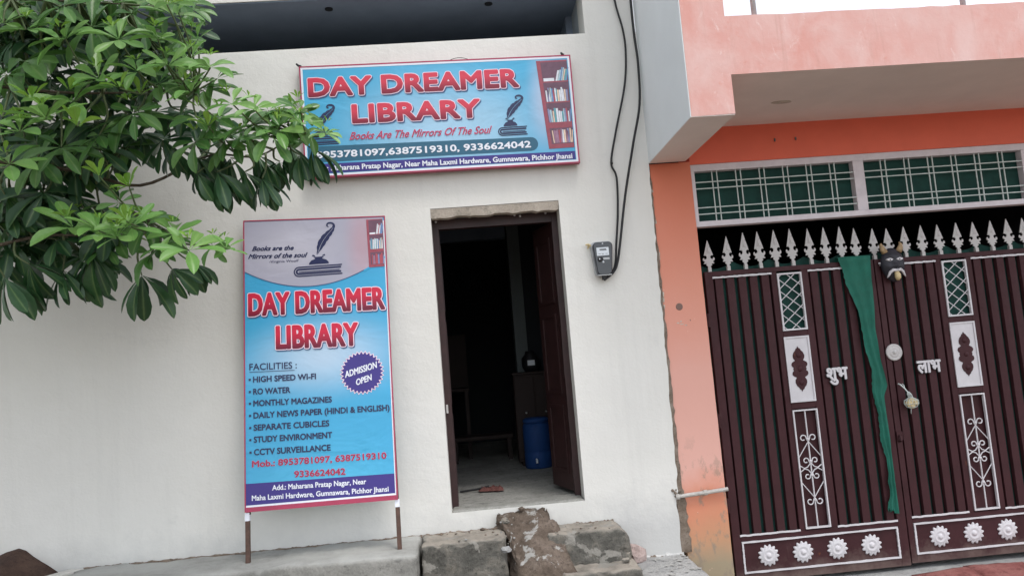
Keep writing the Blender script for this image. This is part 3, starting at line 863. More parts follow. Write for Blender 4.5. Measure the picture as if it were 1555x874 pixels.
# carport behind the gate: dark walls and ceiling
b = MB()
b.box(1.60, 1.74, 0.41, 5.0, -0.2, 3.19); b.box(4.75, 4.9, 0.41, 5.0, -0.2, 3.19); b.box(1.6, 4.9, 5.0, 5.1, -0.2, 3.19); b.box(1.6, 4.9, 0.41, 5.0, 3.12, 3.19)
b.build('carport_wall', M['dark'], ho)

# window over the gate
wi = link('window', (lambda m_: m_)(bpy.data.meshes.new('window')), ho)
bpy.data.objects.remove(wi)
b = MB()
b.box(1.744, 4.61, 0.030, 0.11, 2.875, 2.926)
b.box(1.744, 4.61, 0.030, 0.11, 2.462, 2.502)
for x0, x1 in ((1.744, 1.772), (2.978, 3.060), (4.300, 4.61)): b.box(x0, x1, 0.0305, 0.1095, 2.502, 2.875)
wi = b.build('window', M['frame'], ho, bevel=0.002)
for x0, x1 in ((1.772, 2.978), (3.060, 4.300)):
    box('pane', M['net'], x0, x1, 0.09, 0.096, 2.502, 2.875, wi)
    W_ = x1 - x0; n = 6
    for i in range(n):
        for s_ in (-1, 1):
            # pairs of uprights, evenly spread
            x = x0 + W_ * (i + 0.85) / (n + 0.72) + s_ * 0.0185
            b = MB(); b.box(x - .0035, x + .0035, 0.042, 0.049, 2.5015, 2.8755); b.build('grille_bar', M['bar'], wi)
    for z in (2.555, 2.603, 2.745, 2.793):
        b = MB(); b.box(x0, x1, 0.0355, 0.0415, z - .0035, z + .0035); b.build('grille_bar', M['bar'], wi)

# green shade net hung behind the spikes
bm = bmesh.new()
def scal(x):
    k = (x - 1.76) / 0.275
    return 2.205 - 0.045 * math.sin(math.pi * (k % 1.0))
xs = [1.76 + 2.62 * i / 140 for i in range(141)]
rows = []
for j in range(9):
    rows.append([bm.verts.new((x, 0.165 + 0.010 * math.sin(x * 37 + j * .3) + 0.006 * noise.noise(Vector((x * 9, j, 0))), scal(x) * (1 - j / 8) + 0.05 * (j / 8))) for x in xs])
for j in range(8):
    for i in range(140): bm.faces.new((rows[j][i], rows[j][i + 1], rows[j + 1][i + 1], rows[j + 1][i]))
me = bpy.data.meshes.new('shade_net'); bm.to_mesh(me); bm.free(); me.materials.append(M['net'])
for p in me.polygons: p.use_smooth = True
tag(link('shade_net', me), 'dark green shade net hanging in scallops just behind the spikes of the gate', 'shade net')

# threshold strip and red stone ramp before the gate
rough_block('gate_threshold', M['pad'], 1.80, 4.60, -0.055, 0.42, -0.2, -0.122, ho, amp=0.004, step=0.05, seed=3, rnd=0.006)
rp = empty('stone_ramp', (3.7, -0.45, -0.16), label='ramp of dull red stone slabs at the foot of the right gate leaf', cat='ramp')
for i, (x0, x1, y1, z1, t_) in enumerate(((2.98, 3.395, -0.03, -0.104, .022), (3.405, 3.86, 0.035, -0.098, -.012), (3.87, 4.33, 0.035, -0.108, .008), (4.34, 4.8, 0.035, -0.105, 0))):
    rough_block('stone', M['redstone'], x0, x1, -0.85, y1, -0.2, z1, rp, amp=0.006, step=0.045, seed=40 + i, rnd=0.008, shape=lambda x, y, z, x0=x0, t_=t_: (x, y, z + (t_ * (x - x0) / .4 + .10 * min(0, y + .06)) * (z > -0.15)))
# ---------------------------------------------------------------- gate
def rod(bld, pts, r=0.0042): bld.tube([(x, y, z) for x, y, z in pts], r, 6)
def spiral(cx, cz, r, turns, a0, sgn, y, r_in=0.25):
    o = []
    n = 22
    for i in range(n + 1):
        t_ = i / n
        a = a0 + sgn * turns * 2 * math.pi * t_
        k = r * (1 - (1 - r_in) * t_)
        o.append((cx + k * math.cos(a), y, cz + k * math.sin(a)))
    return o
SPK = [(-0.010, 0), (0.010, 0), (0.010, 0.048), (0.022, 0.056), (0.017, 0.070), (0.040, 0.070), (0.029, 0.088), (0.043, 0.100), (0.043, 0.116), (0.034, 0.124), (0.033, 0.112), (0.024, 0.108), (0.014, 0.118), (0.013, 0.132), (0.022, 0.143), (0.034, 0.140), (0.029, 0.162), (0.014, 0.220), (0.0, 0.275)]
SPK = SPK + [(-x, z) for x, z in reversed(SPK[1:-1])]
SPK = SPK[:-1] if SPK[-1] == (-0.010, 0) else SPK
def spike_mesh():
    b = MB(); b.prism(SPK, -0.004, 0.004)
    # raised rib of the spearhead
    b.add([(-0.014, -0.004, 0.160), (0.014, -0.004, 0.160), (0, -0.004, 0.255), (0, -0.011, 0.175)], [(0, 1, 3), (1, 2, 3), (2, 0, 3)])
    b.box(-0.012, 0.012, -0.012, 0.012, -0.004, 0.035)
    return b
_sp = spike_mesh().build('spike', M['spike']); SPM = _sp.data; bpy.data.objects.remove(_sp)
def rosette_mesh():
    n = 78
    pts, vs, fs = [], [], []
    def ring(f, h): return [((f * (0.063 + 0.017 * abs(math.cos(13 * a / 2)) ** 1.6 - 0.004)) * math.cos(a), -h, (f * (0.063 + 0.017 * abs(math.cos(13 * a / 2)) ** 1.6 - 0.004)) * math.sin(a)) for a in [2 * math.pi * i / n for i in range(n)]]
    def circ(r, h): return [(r * math.cos(a), -h, r * math.sin(a)) for a in [2 * math.pi * i / n for i in range(n)]]
    rings = [ring(1.06, 0.0), ring(1.06, 0.005), ring(0.94, 0.011), circ(0.050, 0.008), circ(0.044, 0.014), circ(0.034, 0.013), circ(0.026, 0.009), circ(0.019, 0.010), circ(0.016, 0.018), circ(0.006, 0.021)]
    b = MB()
    b.add([v for r in rings for v in r], [(i * n + k, i * n + (k + 1) % n, (i + 1) * n + (k + 1) % n, (i + 1) * n + k) for i in range(len(rings) - 1) for k in range(n)] + [tuple(range((len(rings) - 1) * n, len(rings) * n))])
    return b
_ro = rosette_mesh().build('rosette', M['white'], smooth=True); ROM = _ro.data; bpy.data.objects.remove(_ro)
def slat_mesh(h):
    b = MB()
    x = [(-0.031, 0.030), (-0.0275, 0.0), (0.0275, 0.0), (0.031, 0.030)]
    b.add([(a, c, 0) for a, c in x] + [(a, c, h) for a, c in x], [(0, 1, 5, 4), (1, 2, 6, 5), (2, 3, 7, 6)])
    return b
_sl = slat_mesh(1.82).build('slat', M['maroon']); SLM = _sl.data; bpy.data.objects.remove(_sl)
MOT = [(0, .165), (.006, .152), (.016, .146), (.020, .136), (.034, .122), (.043, .100), (.042, .080), (.030, .062), (.040, .056), (.054, .048), (.060, .034), (.056, .020), (.046, .012), (.050, 0)]
MOT = MOT + [(x, -z) for x, z in reversed(MOT[:-1])]
MOT = MOT + [(-x, z) for x, z in reversed(MOT[1:-1])]
def gate_leaf(X0, X1, cols, dz, label, tips, mats=0):
    """cols = x of the three bays: slats, ornament column, slats; y of the face is 0.10"""
    Y = 0.100
    g_ = empty('gate_leaf', ((X0 + X1) / 2, Y, -0.09 + dz), label=label, cat='gate', group='two leaves of the maroon gate')
    (a0, a1), (c0, c1), (b0, b1) = cols
    ZB, ZT = 0.225 + dz, 2.10
    fr_ = MB()
    fr_.box(X0, a0, Y, Y + .04, -0.09 + dz, 2.135); fr_.box(b1, X1, Y, Y + .04, -0.09 + dz, 2.135)
    fr_.box(a0, b1, Y + .0005, Y + .04, ZT, 2.1345)
    fr_.box(a0, b1, Y + .0005, Y + .04, 0.192 + dz, ZB)
    fr_.box(a0, b1, Y + .0005, Y + .04, -0.09 + dz, -0.035 + dz)
    fr_.box(a1, c0, Y + .001, Y + .039, ZB, ZT); fr_.box(c1, b0, Y + .001, Y + .039, ZB, ZT)
    for z0, z1 in ((1.612, 1.658), (1.088, 1.136)): fr_.box(c0, c1, Y + .0015, Y + .038, z0 + dz * .5, z1 + dz * .5)
    fr_.build('frame', M['maroon'], g_, bevel=0.002)
    box('bottom_panel', M['maroon'], a0, b1, Y + .008, Y + .03, -0.035 + dz, 0.192 + dz, g_)
    bk = MB(); bk.box(a0, a1, Y + .046, Y + .049, ZB, ZT); bk.box(b0, b1, Y + .046, Y + .049, ZB, ZT); bk.build('backing_sheet', M['net'], g_)
    box('ornament_backing', M['maroon'], c0, c1, Y + .030, Y + .036, ZB, 1.088 + dz * .5, g_)
    for s0, s1 in ((a0, a1), (b0, b1)):
        n_ = 5; p_ = (s1 - s0) / n_
        for i in range(n_):
            o = link('slat', SLM, g_); o.location = (s0 + p_ * (i + .5) + random.uniform(-.002, .002), Y + .006, ZB - 0.002); o.scale = (1, 1, (ZT - ZB + 0.004) / 1.82)
    # white edging strips
    for s0, s1 in ((a0, a1), (b0, b1)):
        for z in (2.088, 0.232 + dz):
            b = MB()
            nn = 8
            b.prism(jag((s0 - .005, z - .0065), (s1 + .003, z - .0065), nn * 3, .0017, int(z * 10)) + list(reversed(jag((s0 - .005, z + .0065), (s1 + .003, z + .0065), nn * 3, .0017, int(z * 11)))), Y - .006, Y - .0005)
            b.build('edging_strip', M['white'], g_)
    e0, e1, f0, f1 = a0 + .002, b1 - .004, -0.032 + dz, 0.190 + dz
    b = MB(); w_ = .012
    def wob(x0_, z0_, x1_, z1_, sd):
        o_ = []
        for p0, p1, q_ in (((x0_, z0_), (x1_, z0_), 1), ((x1_, z0_), (x1_, z1_), 2), ((x1_, z1_), (x0_, z1_), 3), ((x0_, z1_), (x0_, z0_), 4)):
            o_ += jag(p0, p1, 28, .0016, sd + q_)[:-1]
        return o_
    b.ringprism(wob(e0, f0, e1, f1, 1), wob(e0 + w_, f0 + w_, e1 - w_, f1 - w_, 60), Y - .006, Y + .006); b.build('edging_strip', M['white'], g_)
    for i in range(4):
        o = link('rosette', ROM, g_); o.location = (a0 + .19 + i * ((b1 - a0) - .40) / 3, Y + .007, 0.079 + dz); o.rotation_euler = (0, random.uniform(0, 1), 0); o.scale = (.96, 1, .96)
    # lattice
    z0, z1 = 1.658 + dz * .5, 2.084
    fq = [(c0 - .002, z0), (c1 + .002, z0), (c1 + .002, z1), (c0 - .002, z1)]
    iq = [(c0 + .010, z0 + .012), (c1 - .010, z0 + .012), (c1 - .010, z1 - .012), (c0 + .010, z1 - .012)]
    b = MB(); b.ringprism(fq, iq, Y - .010, Y + .012); lp = b.build('lattice_panel', M['white'], g_)
    box('lattice_backing', M['net'], c0, c1, Y + .034, Y + .037, z0, z1, g_)
    xa, xb, za, zb = c0 + .009, c1 - .009, z0 + .011, z1 - .011
    sl_ = 0.86; st_ = 0.088
    for sgn, yy in ((1, -.002), (-1, .003)):
        k = -4
        while k < 12:
            zc = za + k * st_ + (.02 if sgn < 0 else 0.035)
            pts = []
            for x in (xa, xb):
                z = zc + sgn * sl_ * (x - xa)
                pts.append((x, z))
            (xx0, zz0), (xx1, zz1) = pts
            def clip(xx0, zz0, xx1, zz1):
                m_ = (zz1 - zz0) / (xx1 - xx0)
                res = []
                for x, z in ((xx0, zz0), (xx1, zz1)):
                    if z < za: x, z = xx0 + (za - zz0) / m_, za
                    if z > zb: x, z = xx0 + (zb - zz0) / m_, zb
                    res.append((x, z))
                return res
            k += 1
            if max(zz0, zz1) < za + .01 or min(zz0, zz1) > zb - .01: continue
            (xx0, zz0), (xx1, zz1) = clip(xx0, zz0, xx1, zz1)
            if abs(xx1 - xx0) < .012: continue
            b = MB(); b.tube([(xx0, Y + yy, zz0), (xx1, Y + yy, zz1)], .0036, 5); b.build('lattice_bar', M['white'], lp)
    # ornament panel
    z0, z1 = 1.136 + dz * .5, 1.612 + dz * .5
    b = MB(); b.box(c0 - .004, c1 + .001, Y - .002, Y + .01, z0, z1)
    op = b.build('ornament_panel', M['white'], g_)
    b = MB(); b.ringprism([(c0 - .005, z0 - .001), (c1 + .002, z0 - .001), (c1 + .002, z1 + .001), (c0 - .005, z1 + .001)], [(c0 + .007, z0 + .011), (c1 - .010, z0 + .011), (c1 - .010, z1 - .011), (c0 + .007, z1 - .011)], Y - .010, Y - .0025); b.build('panel_rim', M['white'], op)
    cx, cz = (c0 + c1) / 2, (z0 + z1) / 2
    b = MB(); b.prism([(cx + x, cz + z) for x, z in MOT], Y - .006, Y - .0022); b.build('motif', M['maroon'], op)
    for dz2 in (.10, 0, -.10):
        b = MB(); b.lathe([(.020, 0), (.014, .006), (.004, .009)], (cx, Y - .006, cz + dz2), 10, 'y'); b.build('motif_boss', M['maroon'], op)
    # scroll grille
    z0, z1 = 0.236 + dz, 1.080 + dz * .5
    b = MB(); b.ringprism([(c0 - .002, z0), (c1 + .002, z0), (c1 + .002, z1), (c0 - .002, z1)], [(c0 + .008, z0 + .011), (c1 - .008, z0 + .011), (c1 - .008, z1 - .010), (c0 + .008, z1 - .010)], Y - .010, Y + .012); sg = b.build('scroll_grille', M['white'], g_)
    b = MB(); b.tube([(cx, Y, z0 + .01), (cx, Y, z1 - .009)], .0055, 6); b.build('centre_rod', M['white'], sg)
    hh = z1 - z0
    zt, zm, zl = z0 + hh * .745, z0 + hh * .50, z0 + hh * .235
    for s_ in (-1, 1):
        # curls that leave the rod and roll outward
        for (zc, up) in ((zt, 1), (zm + .045, 1), (zm - .045, -1), (zl, -1)):
            rr_ = .024 if zc in (zt, zl) else .021
            o = [(cx + s_ * .003, Y, zc - up * .012), (cx + s_ * .012, Y, zc + up * .006)]
            sp_ = spiral(cx + s_ * (.012 + rr_), zc + up * .010, rr_, .86, math.pi if s_ > 0 else 0, -s_ * up, Y, .55)
            b = MB(); rod(b, o + sp_[1:], .0045); b.build('scroll', M['white'], sg)
        b = MB(); rod(b, [(cx + s_ * .003, Y + .001, zt - .02), (c0 + .01 if s_ < 0 else c1 - .01, Y + .001, zt - .125)], .0036); b.build('stay', M['white'], sg)
        b = MB(); rod(b, [(cx + s_ * .003, Y + .001, zl + .02), (c0 + .01 if s_ < 0 else c1 - .01, Y + .001, zl + .125)], .0036); b.build('stay', M['white'], sg)
        ex = c0 + .01 if s_ < 0 else c1 - .01
        for u_ in (1, -1):
            b = MB(); rod(b, [(cx + s_ * .004, Y + .001, zm + u_ * .035), (cx + s_ * .025, Y + .001, zm + u_ * .010), (cx + s_ * .050, Y + .001, zm + u_ * .002), (ex, Y + .001, zm + u_ * .022)], .0042); b.build('stay', M['white'], sg)
    for z in (zt, zm + .05, zm - .05, zl):
        b = MB(); b.lathe([(.006, -.009), (.011, -.004), (.011, .004), (.006, .009)], (cx, Y, z), 8); b.build('collar', M['white'], sg)
    for x, zt_ in tips:
        o = link('spike', SPM, g_); o.location = (x, Y + .018, 2.137); o.scale = (1, 1, (zt_ - 2.137) / .275); o.rotation_euler = (0, random.uniform(-.025, .025), random.uniform(-.1, .1))
    return g_
tl = [(1.838, 2.373), (1.98, 2.393), (2.112, 2.413), (2.228, 2.414), (2.349, 2.416), (2.476, 2.417), (2.616, 2.407), (2.734, 2.408), (2.855, 2.405), (2.967, 2.385)]
trr = [(3.105, 2.372), (3.225, 2.366), (3.349, 2.37), (3.483, 2.37), (3.622, 2.366), (3.764, 2.371), (3.904, 2.366), (4.035, 2.367), (4.172, 2.372), (4.30, 2.37)]
gl = gate_leaf(1.790, 3.078, ((1.85, 2.288), (2.332, 2.514), (2.572, 3.012)), 0.0, 'left maroon gate leaf, beside the pink pillar, bearing the word that starts with a hooked letter', tl)
gr_ = gate_leaf(3.086, 4.378, ((3.128, 3.555), (3.602, 3.790), (3.840, 4.300)), 0.012, 'right maroon gate leaf, carrying the black mask, round knob plate and hanging charm', trr)
gl['label'] = 'left leaf of the maroon gate, next to the pink pillar, partly behind the green cloth'
text('lettering', 'शुभ', 2.612, 2.775, 1.272, 0.098, 0.084, M['white'], gl, bold=0.030, depth=0.008)
text('letter_shadow', 'शुभ', 2.607, 2.78, 1.265, 0.108, 0.0925, M['black'], gl, bold=0.060)  # black copies behind both words paint in the letters' shadow
text('lettering', 'लाभ', 3.303, 3.487, 1.268, 0.098, 0.084, M['white'], gr_, bold=0.030, depth=0.008)
text('letter_shadow', 'लाभ', 3.298, 3.492, 1.261, 0.108, 0.0925, M['black'], gr_, bold=0.060)
b = MB(); b.lathe([(0.062, 0), (0.062, 0.008), (0.056, 0.013), (0.048, 0.009), (0.036, 0.010), (0.032, 0.014), (0.024, 0.011), (0.014, 0.012), (0.010, 0.022), (0.004, 0.024)], (3.146, 0.099, 1.437), 30, 'y')
b.build('knob_plate', M['spike'], gr_, True)
b = MB(); b.tube([(3.10, 0.095, 0.83), (3.10, 0.07, 0.83), (3.10, 0.065, 0.80), (3.10, 0.09, 0.79)], 0.008); b.box(3.085, 3.13, 0.088, 0.0995, 0.80, 0.86); b.build('latch', M['maroon'], gr_)
for z in (0.45, 1.05, 1.78):
    b = MB(); b.tube([(1.782, 0.10, z - .05), (1.782, 0.10, z + .05)], 0.011, 8); b.box(1.782, 1.80, 0.094, 0.0995, z - .03, z + .03); b.build('hinge', M['maroon'], gl)

# ---------------------------------------------------------------- green cloth down the meeting edge
Ld = [(2.16, 2.795), (2.07, 2.825), (1.96, 2.838), (1.867, 2.873), (1.75, 2.905), (1.62, 2.907), (1.45, 2.922), (1.30, 2.950), (1.186, 2.938), (1.0, 2.962), (0.83, 2.955), (0.663, 2.985), (0.52, 2.968), (0.42, 2.972), (0.34, 2.935), (0.288, 2.945)]
def lerp(tab, z):
    for (z0, x0), (z1, x1) in zip(tab, tab[1:]):
        if z <= z0 and z >= z1: return x0 + (x1 - x0) * (z0 - z) / (z0 - z1)
    return tab[0][1] if z > tab[0][0] else tab[-1][1]
Rd = [(2.16, 3.045), (1.9, 3.040), (1.612, 3.015), (1.4, 3.026), (1.2, 3.055), (1.132, 3.024), (0.8, 3.03), (0.288, 3.015)]
bm = bmesh.new()
rows = []
NZ, NX = 90, 10
for j in range(-6, NZ + 1):
    row = []
    for i in range(NX + 1):
        if j < 0:        # tucked over the top rail and down behind it
            k = -j / 6
            z = 2.163 + 0.012 * math.sin(k * math.pi) - 0.10 * max(0, k - .4)
            y = 0.080 + 0.09 * k
        else:
            z = 2.163 - (2.163 - 0.288) * j / NZ
            y = 0.078
        l, r = lerp(Ld, z), lerp(Rd, z)
        r2 = random.Random(j * 13)
        l += r2.uniform(-.004, .004)
        x = l + (r - l) * i / NX
        if j >= 0:
            y -= 0.010 * math.sin(i * 1.3 + z * 5) + 0.010 * noise.noise(Vector((x * 14, z * 5, 0))) + (0.02 * (1 - j / 8) if j < 8 else 0)
        if j == NZ: z += 0.05 * abs(math.sin(i * 1.1)) * (i < 7)
        row.append(bm.verts.new((x, min(y, 0.088) if j >= 0 else y, z)))
    rows.append(row)
for a, c in zip(rows, rows[1:]):
    for i in range(NX): bm.faces.new((a[i], a[i + 1], c[i + 1], c[i]))
me = bpy.data.meshes.new('green_cloth'); bm.to_mesh(me); bm.free(); me.materials.append(M['cloth'])
for p in me.polygons: p.use_smooth = True
tag(link('green_cloth', me), 'long torn green cloth hanging over the meeting edge of the two gate leaves', 'cloth')

# ---------------------------------------------------------------- black guardian mask
mk = empty('mask', (3.205, 0.07, 2.08), label='small black face mask with white eyes and moustache hung on the right gate leaf', cat='mask')
bm = bmesh.new()
bmesh.ops.create_uvsphere(bm, u_segments=40, v_segments=28, radius=1)
for v in bm.verts:
    x, y, z = v.co
    taper = 1 - 0.20 * max(0, -z)
    px = x * 0.088 * taper
    pz = z * 0.128
    py = y * 0.055 if y < 0 else y * 0.012
    if y < 0:
        nose = math.exp(-((px) / 0.018) ** 2) * math.exp(-((pz + 0.012) / 0.015) ** 2)
        brow = math.exp(-((abs(px) - 0.015) / 0.028) ** 2) * math.exp(-((pz - 0.062) / 0.012) ** 2)
        sock = math.exp(-((abs(px) - 0.036) / 0.022) ** 2) * math.exp(-((pz - 0.036) / 0.016) ** 2)
        chk = math.exp(-((abs(px) - 0.050) / 0.02) ** 2) * math.exp(-((pz + 0.015) / 0.022) ** 2)
        py -= 0.030 * nose + 0.010 * brow - 0.008 * sock + 0.008 * chk
        py += 0.0025 * noise.noise(Vector((px, py, pz)) * 60)
    v.co = (px, py, pz)
me = bpy.data.meshes.new('face'); bm.to_mesh(me); bm.free(); me.materials.append(M['blackface'])
for p in me.polygons: p.use_smooth = True
link('face', me, mk)
for s_ in (-1, 1):
    b = MB(); pts = []
    b.prism([(s_ * .037 + .025 * math.cos(a), .038 + .0115 * math.sin(a) * (1 - .3 * abs(math.cos(a)))) for a in [i * math.pi / 8 for i in range(16)]], -0.052, -0.015)
    e = b.build('eye', M['white'], mk, bevel=.002)
    b = MB(); b.lathe([(.0055, 0), (.004, .003)], (s_ * .035, -0.052, .036), 10, 'y'); b.build('pupil', M['blackface'], e)
    b = MB(); b.tube([(s_ * .05, -.012, .095), (s_ * .066, -.018, .125), (s_ * .073, -.014, .150), (s_ * .066, -.008, .168)], [.024, .020, .013, .003], 9); b.build('horn', M['tan'], mk, True)
    b = MB(); b.tube([(0, -.062, -.046), (s_ * .026, -.060, -.042), (s_ * .046, -.052, -.056), (s_ * .058, -.045, -.080), (s_ * .068, -.040, -.096)], [.010, .0125, .011, .008, .003], 8); b.build('moustache', M['white'], mk, True)
b = MB(); b.tube([(0, -.048, -.058), (0, -.062, -.078), (0, -.062, -.100), (0, -.052, -.116)], [.016, .021, .021, .012], 12); o = b.build('tongue', M['cream'], mk, True)
b = MB(); b.tube([(-.088, -.004, .02), (-.10, .0, .02)], .006); b.build('side_tie', M['white'], mk)
mk.rotation_euler = (0, 0, R(-4))

# lemon charm in a little net bag
ch = empty('charm_bag', (3.205, 0.075, 1.07), label='small net bag of yellow lemons tied to the right gate leaf under the round plate', cat='charm')
for x, z, r_ in ((-.017, -.012, .026), (.018, -.006, .026), (.002, .012, .023), (.002, -.026, .022)):
    pebble('lemon', x, -.022, z, r_, M['cream'], ch, (1, .9, 1), x * 40)
b = MB()
prof = [(-.047, .010), (-.036, .036), (-.012, .052), (.012, .050), (.032, .015), (.055, .016), (.075, .006)]
for k in range(14):
    a = k * math.pi / 7
    b.tube([(r_ * math.cos(a) - (.014 * max(0, z_ - .03) / .045), -.022 + .75 * r_ * math.sin(a), z_) for z_, r_ in prof], .0016, 4)
for z_, r_ in prof[1:-1]:
    b.tube([(r_ * math.cos(a) - (.014 * max(0, z_ - .03) / .045), -.022 + .75 * r_ * math.sin(a), z_) for a in [i * math.pi / 8 for i in range(17)]], .0016, 4)
b.build('net', M['bar'], ch)
b = MB(); b.tube([(-.015, -.02, .070), (-.030, -.012, .098), (-.052, 0.0, .128), (-.058, .018, .135)], .0055, 6); b.tube([(-.03, -.01, .10), (-.027, 0.0, .122), (-.032, 0.01, .134)], .003, 5); b.tube([(-.012, -.03, -.045), (-.016, -.03, -.07), (-.012, -.02, -.085)], .002, 4)
b.build('string', M['bar'], ch)

# ---------------------------------------------------------------- electricity meter and service cables
mt = empty('electricity_meter', (1.02, -0.03, 2.27), label='smoked grey electricity meter fixed to the white wall between door and pillar', cat='electricity meter')
def rr_pts(w_, h_, r_, cx=0, cz=0, wb=None):
    wb = wb or w_
    o = []
    for qx, qz, a0, ww in ((wb - r_, -h_ + r_, -math.pi / 2, wb), (w_ - r_, h_ - r_, 0, w_), (-w_ + r_, h_ - r_, math.pi / 2, w_), (-wb + r_, -h_ + r_, math.pi, wb)):
        for k in range(6):
            a = a0 + k * math.pi / 10
            o.append((cx + qx + r_ * math.cos(a), cz + qz + r_ * math.sin(a)))
    return o
b = MB(); b.prism(rr_pts(.080, .128, .035, wb=.062), -.004, .029); b.build('case', M['metercase'], mt, bevel=.003)
b = MB(); b.prism(rr_pts(.071, .118, .030, wb=.054), -.052, -.0045); b.build('cover', M['meterbody'], mt, bevel=.006)
lb = box('label_plate', M['meterlabel'], -.047, .040, -.0545, -.0522, .020, .078, mt)
for z, x0, x1 in ((.066, -.026, .022), (.062, -.026, .022), (.058, -.024, .024), (.032, -.036, -.020), (.032, -.012, .004), (.032, .014, .030)):
    box('print_line', M['black'], x0, x1, -.0552, -.0547, z - .0014, z + .0014, lb)
b = MB(); b.lathe([(.018, 0), (.018, .006), (.012, .010)], (-.026, -.0525, -.006), 14, 'y'); b.build('seal_knob', M['black'], mt)
b = MB(); b.lathe([(.006, 0), (.005, .004)], (-.032, -.063, -.004), 8, 'y'); b.build('lamp_window', M['meterlabel'], mt)
box('display_strip', M['metercase'], -.004, .040, -.0545, -.0522, -.010, .004, mt)
b = MB(); b.lathe([(.008, 0), (.004, .004)], (-.006, -.0525, -.026), 8, 'y'); b.lathe([(.006, 0), (.004, .004)], (0.0, -.0525, .105), 8, 'y'); b.build('screw', M['meterlabel'], mt)
box('bottom_rim', M['metercase'], -.050, .050, -.050, -.005, -.122, -.114, mt, bevel=.002)
b = MB(); b.tube([(-.008, -.025, -.118), (-.008, -.025, -.150)], .014, 10); b.tube([(.025, -.025, -.118), (.025, -.022, -.134)], .010, 8); b.build('cable_gland', M['black'], mt)
b = MB(); b.tube([(-.078, .0, .10), (-.092, -.004, .112), (-.112, .004, .112)], [.010, .008, .006], 6); b.tube([(-.092, 0, .11), (-.096, .01, .085)], .006, 6); b.build('bracket', M['cream'], mt)
def smooth(pts, n=6):
    o = []
    P = [pts[0]] + list(pts) + [pts[-1]]
    for i in range(1, len(P) - 2):
        for k in range(n):
            t_ = k / n
            o.append(tuple(0.5 * ((2 * b_) + (c_ - a_) * t_ + (2 * a_ - 5 * b_ + 4 * c_ - d_) * t_ * t_ + (3 * b_ - a_ - 3 * c_ + d_) * t_ ** 3) for a_, b_, c_, d_ in zip(P[i - 1], P[i], P[i + 1], P[i + 2])))
    o.append(tuple(pts[-1]))
    return o
k1 = [(1.26, 5.6), (1.27, 4.6), (1.292, 4.197), (1.329, 3.966), (1.336, 3.789), (1.303, 3.539), (1.206, 3.198), (1.15, 2.97), (1.178, 2.856), (1.165, 2.614), (1.130, 2.376), (1.112, 2.235), (1.075, 2.165), (1.045, 2.137)]
k2 = [(1.50, 5.6), (1.42, 4.6), (1.405, 4.187), (1.405, 3.9), (1.412, 3.682), (1.395, 3.384), (1.318, 3.092), (1.222, 2.707), (1.153, 2.374), (1.120, 2.235), (1.085, 2.17), (1.012, 2.118)]
b = MB(); b.tube(smooth([(x, -.020 - .012 * abs(math.sin(i * 1.7)), z) for i, (x, z) in enumerate(k1)]), .0078, 8); b.tube([(1.15, -.028, 2.975), (1.153, -.028, 2.955)], .0095, 7)
tag(b.build('service_cable', M['black'], smooth=True), 'thinner, more crooked black cable down to the meter, left one of two', 'cable', 'black cables down to the meter')
b = MB(); b.tube(smooth([(x, -.045 - .010 * abs(math.sin(i * 1.3)), z) for i, (x, z) in enumerate(k2)]), .0090, 8)
tag(b.build('service_cable', M['black'], smooth=True), 'thicker black cable nearest the pale side of the balcony, right one of two', 'cable', 'black cables down to the meter')

# ---------------------------------------------------------------- printed artwork used on both banners (x, z in metres on the banner)
def quill(parent, x, z, w_, h_, y, m, hl):
    """feather pen leaning right with a curl at its tip, over an ink pot; x,z = nib"""
    sp = [(0, 0), (.10, .12), (.20, .28), (.36, .46), (.56, .62), (.74, .74), (.86, .84), (.90, .93), (.80, 1.0), (.62, 1.0), (.56, .93), (.64, .88)]
    wd = [.012, .06, .17, .20, .19, .15, .10, .065, .05, .045, .045, .03]
    wl_ = [.012, .10, .20, .22, .18, .12, .07, .05, .05, .04, .03, .02]
    sp = smooth([(a, c_, 0) for a, c_ in sp], 3)
    n_ = len(sp)
    def it(tab, i):
        f = i / (n_ - 1) * (len(tab) - 1); k = min(int(f), len(tab) - 2); return tab[k] + (tab[k + 1] - tab[k]) * (f - k)
    b = MB(); L, Rr = [], []
    for i, p in enumerate(sp):
        a, c_ = sp[max(0, i - 1)], sp[min(n_ - 1, i + 1)]
        dx, dz = (c_[0] - a[0]) * w_, (c_[1] - a[1]) * h_
        q = math.hypot(dx, dz) or 1
        nx, nz = -dz / q, dx / q
        zig = 1 - .16 * (i % 3 == 0) * (2 < i < n_ * .6)
        L.append((x + p[0] * w_ + nx * it(wl_, i) * w_ * zig, z + p[1] * h_ + nz * it(wl_, i) * w_ * zig))
        Rr.append((x + p[0] * w_ - nx * it(wd, i) * w_ * zig, z + p[1] * h_ - nz * it(wd, i) * w_ * zig))
    for i in range(n_ - 1):
        b.flat([L[i], Rr[i], Rr[i + 1], L[i + 1]], y)
    o = b.build('printed_quill', m, parent)
    b = MB()
    for i in range(int(n_ * .55)):
        p, q = sp[i], sp[i + 1]
        b.flat([(x + p[0] * w_ - .0015, z + p[1] * h_), (x + p[0] * w_ + .0012, z + p[1] * h_), (x + q[0] * w_ + .0012, z + q[1] * h_), (x + q[0] * w_ - .0015, z + q[1] * h_)], y - .0004)
    b.build('printed_quill_rib', hl, o)
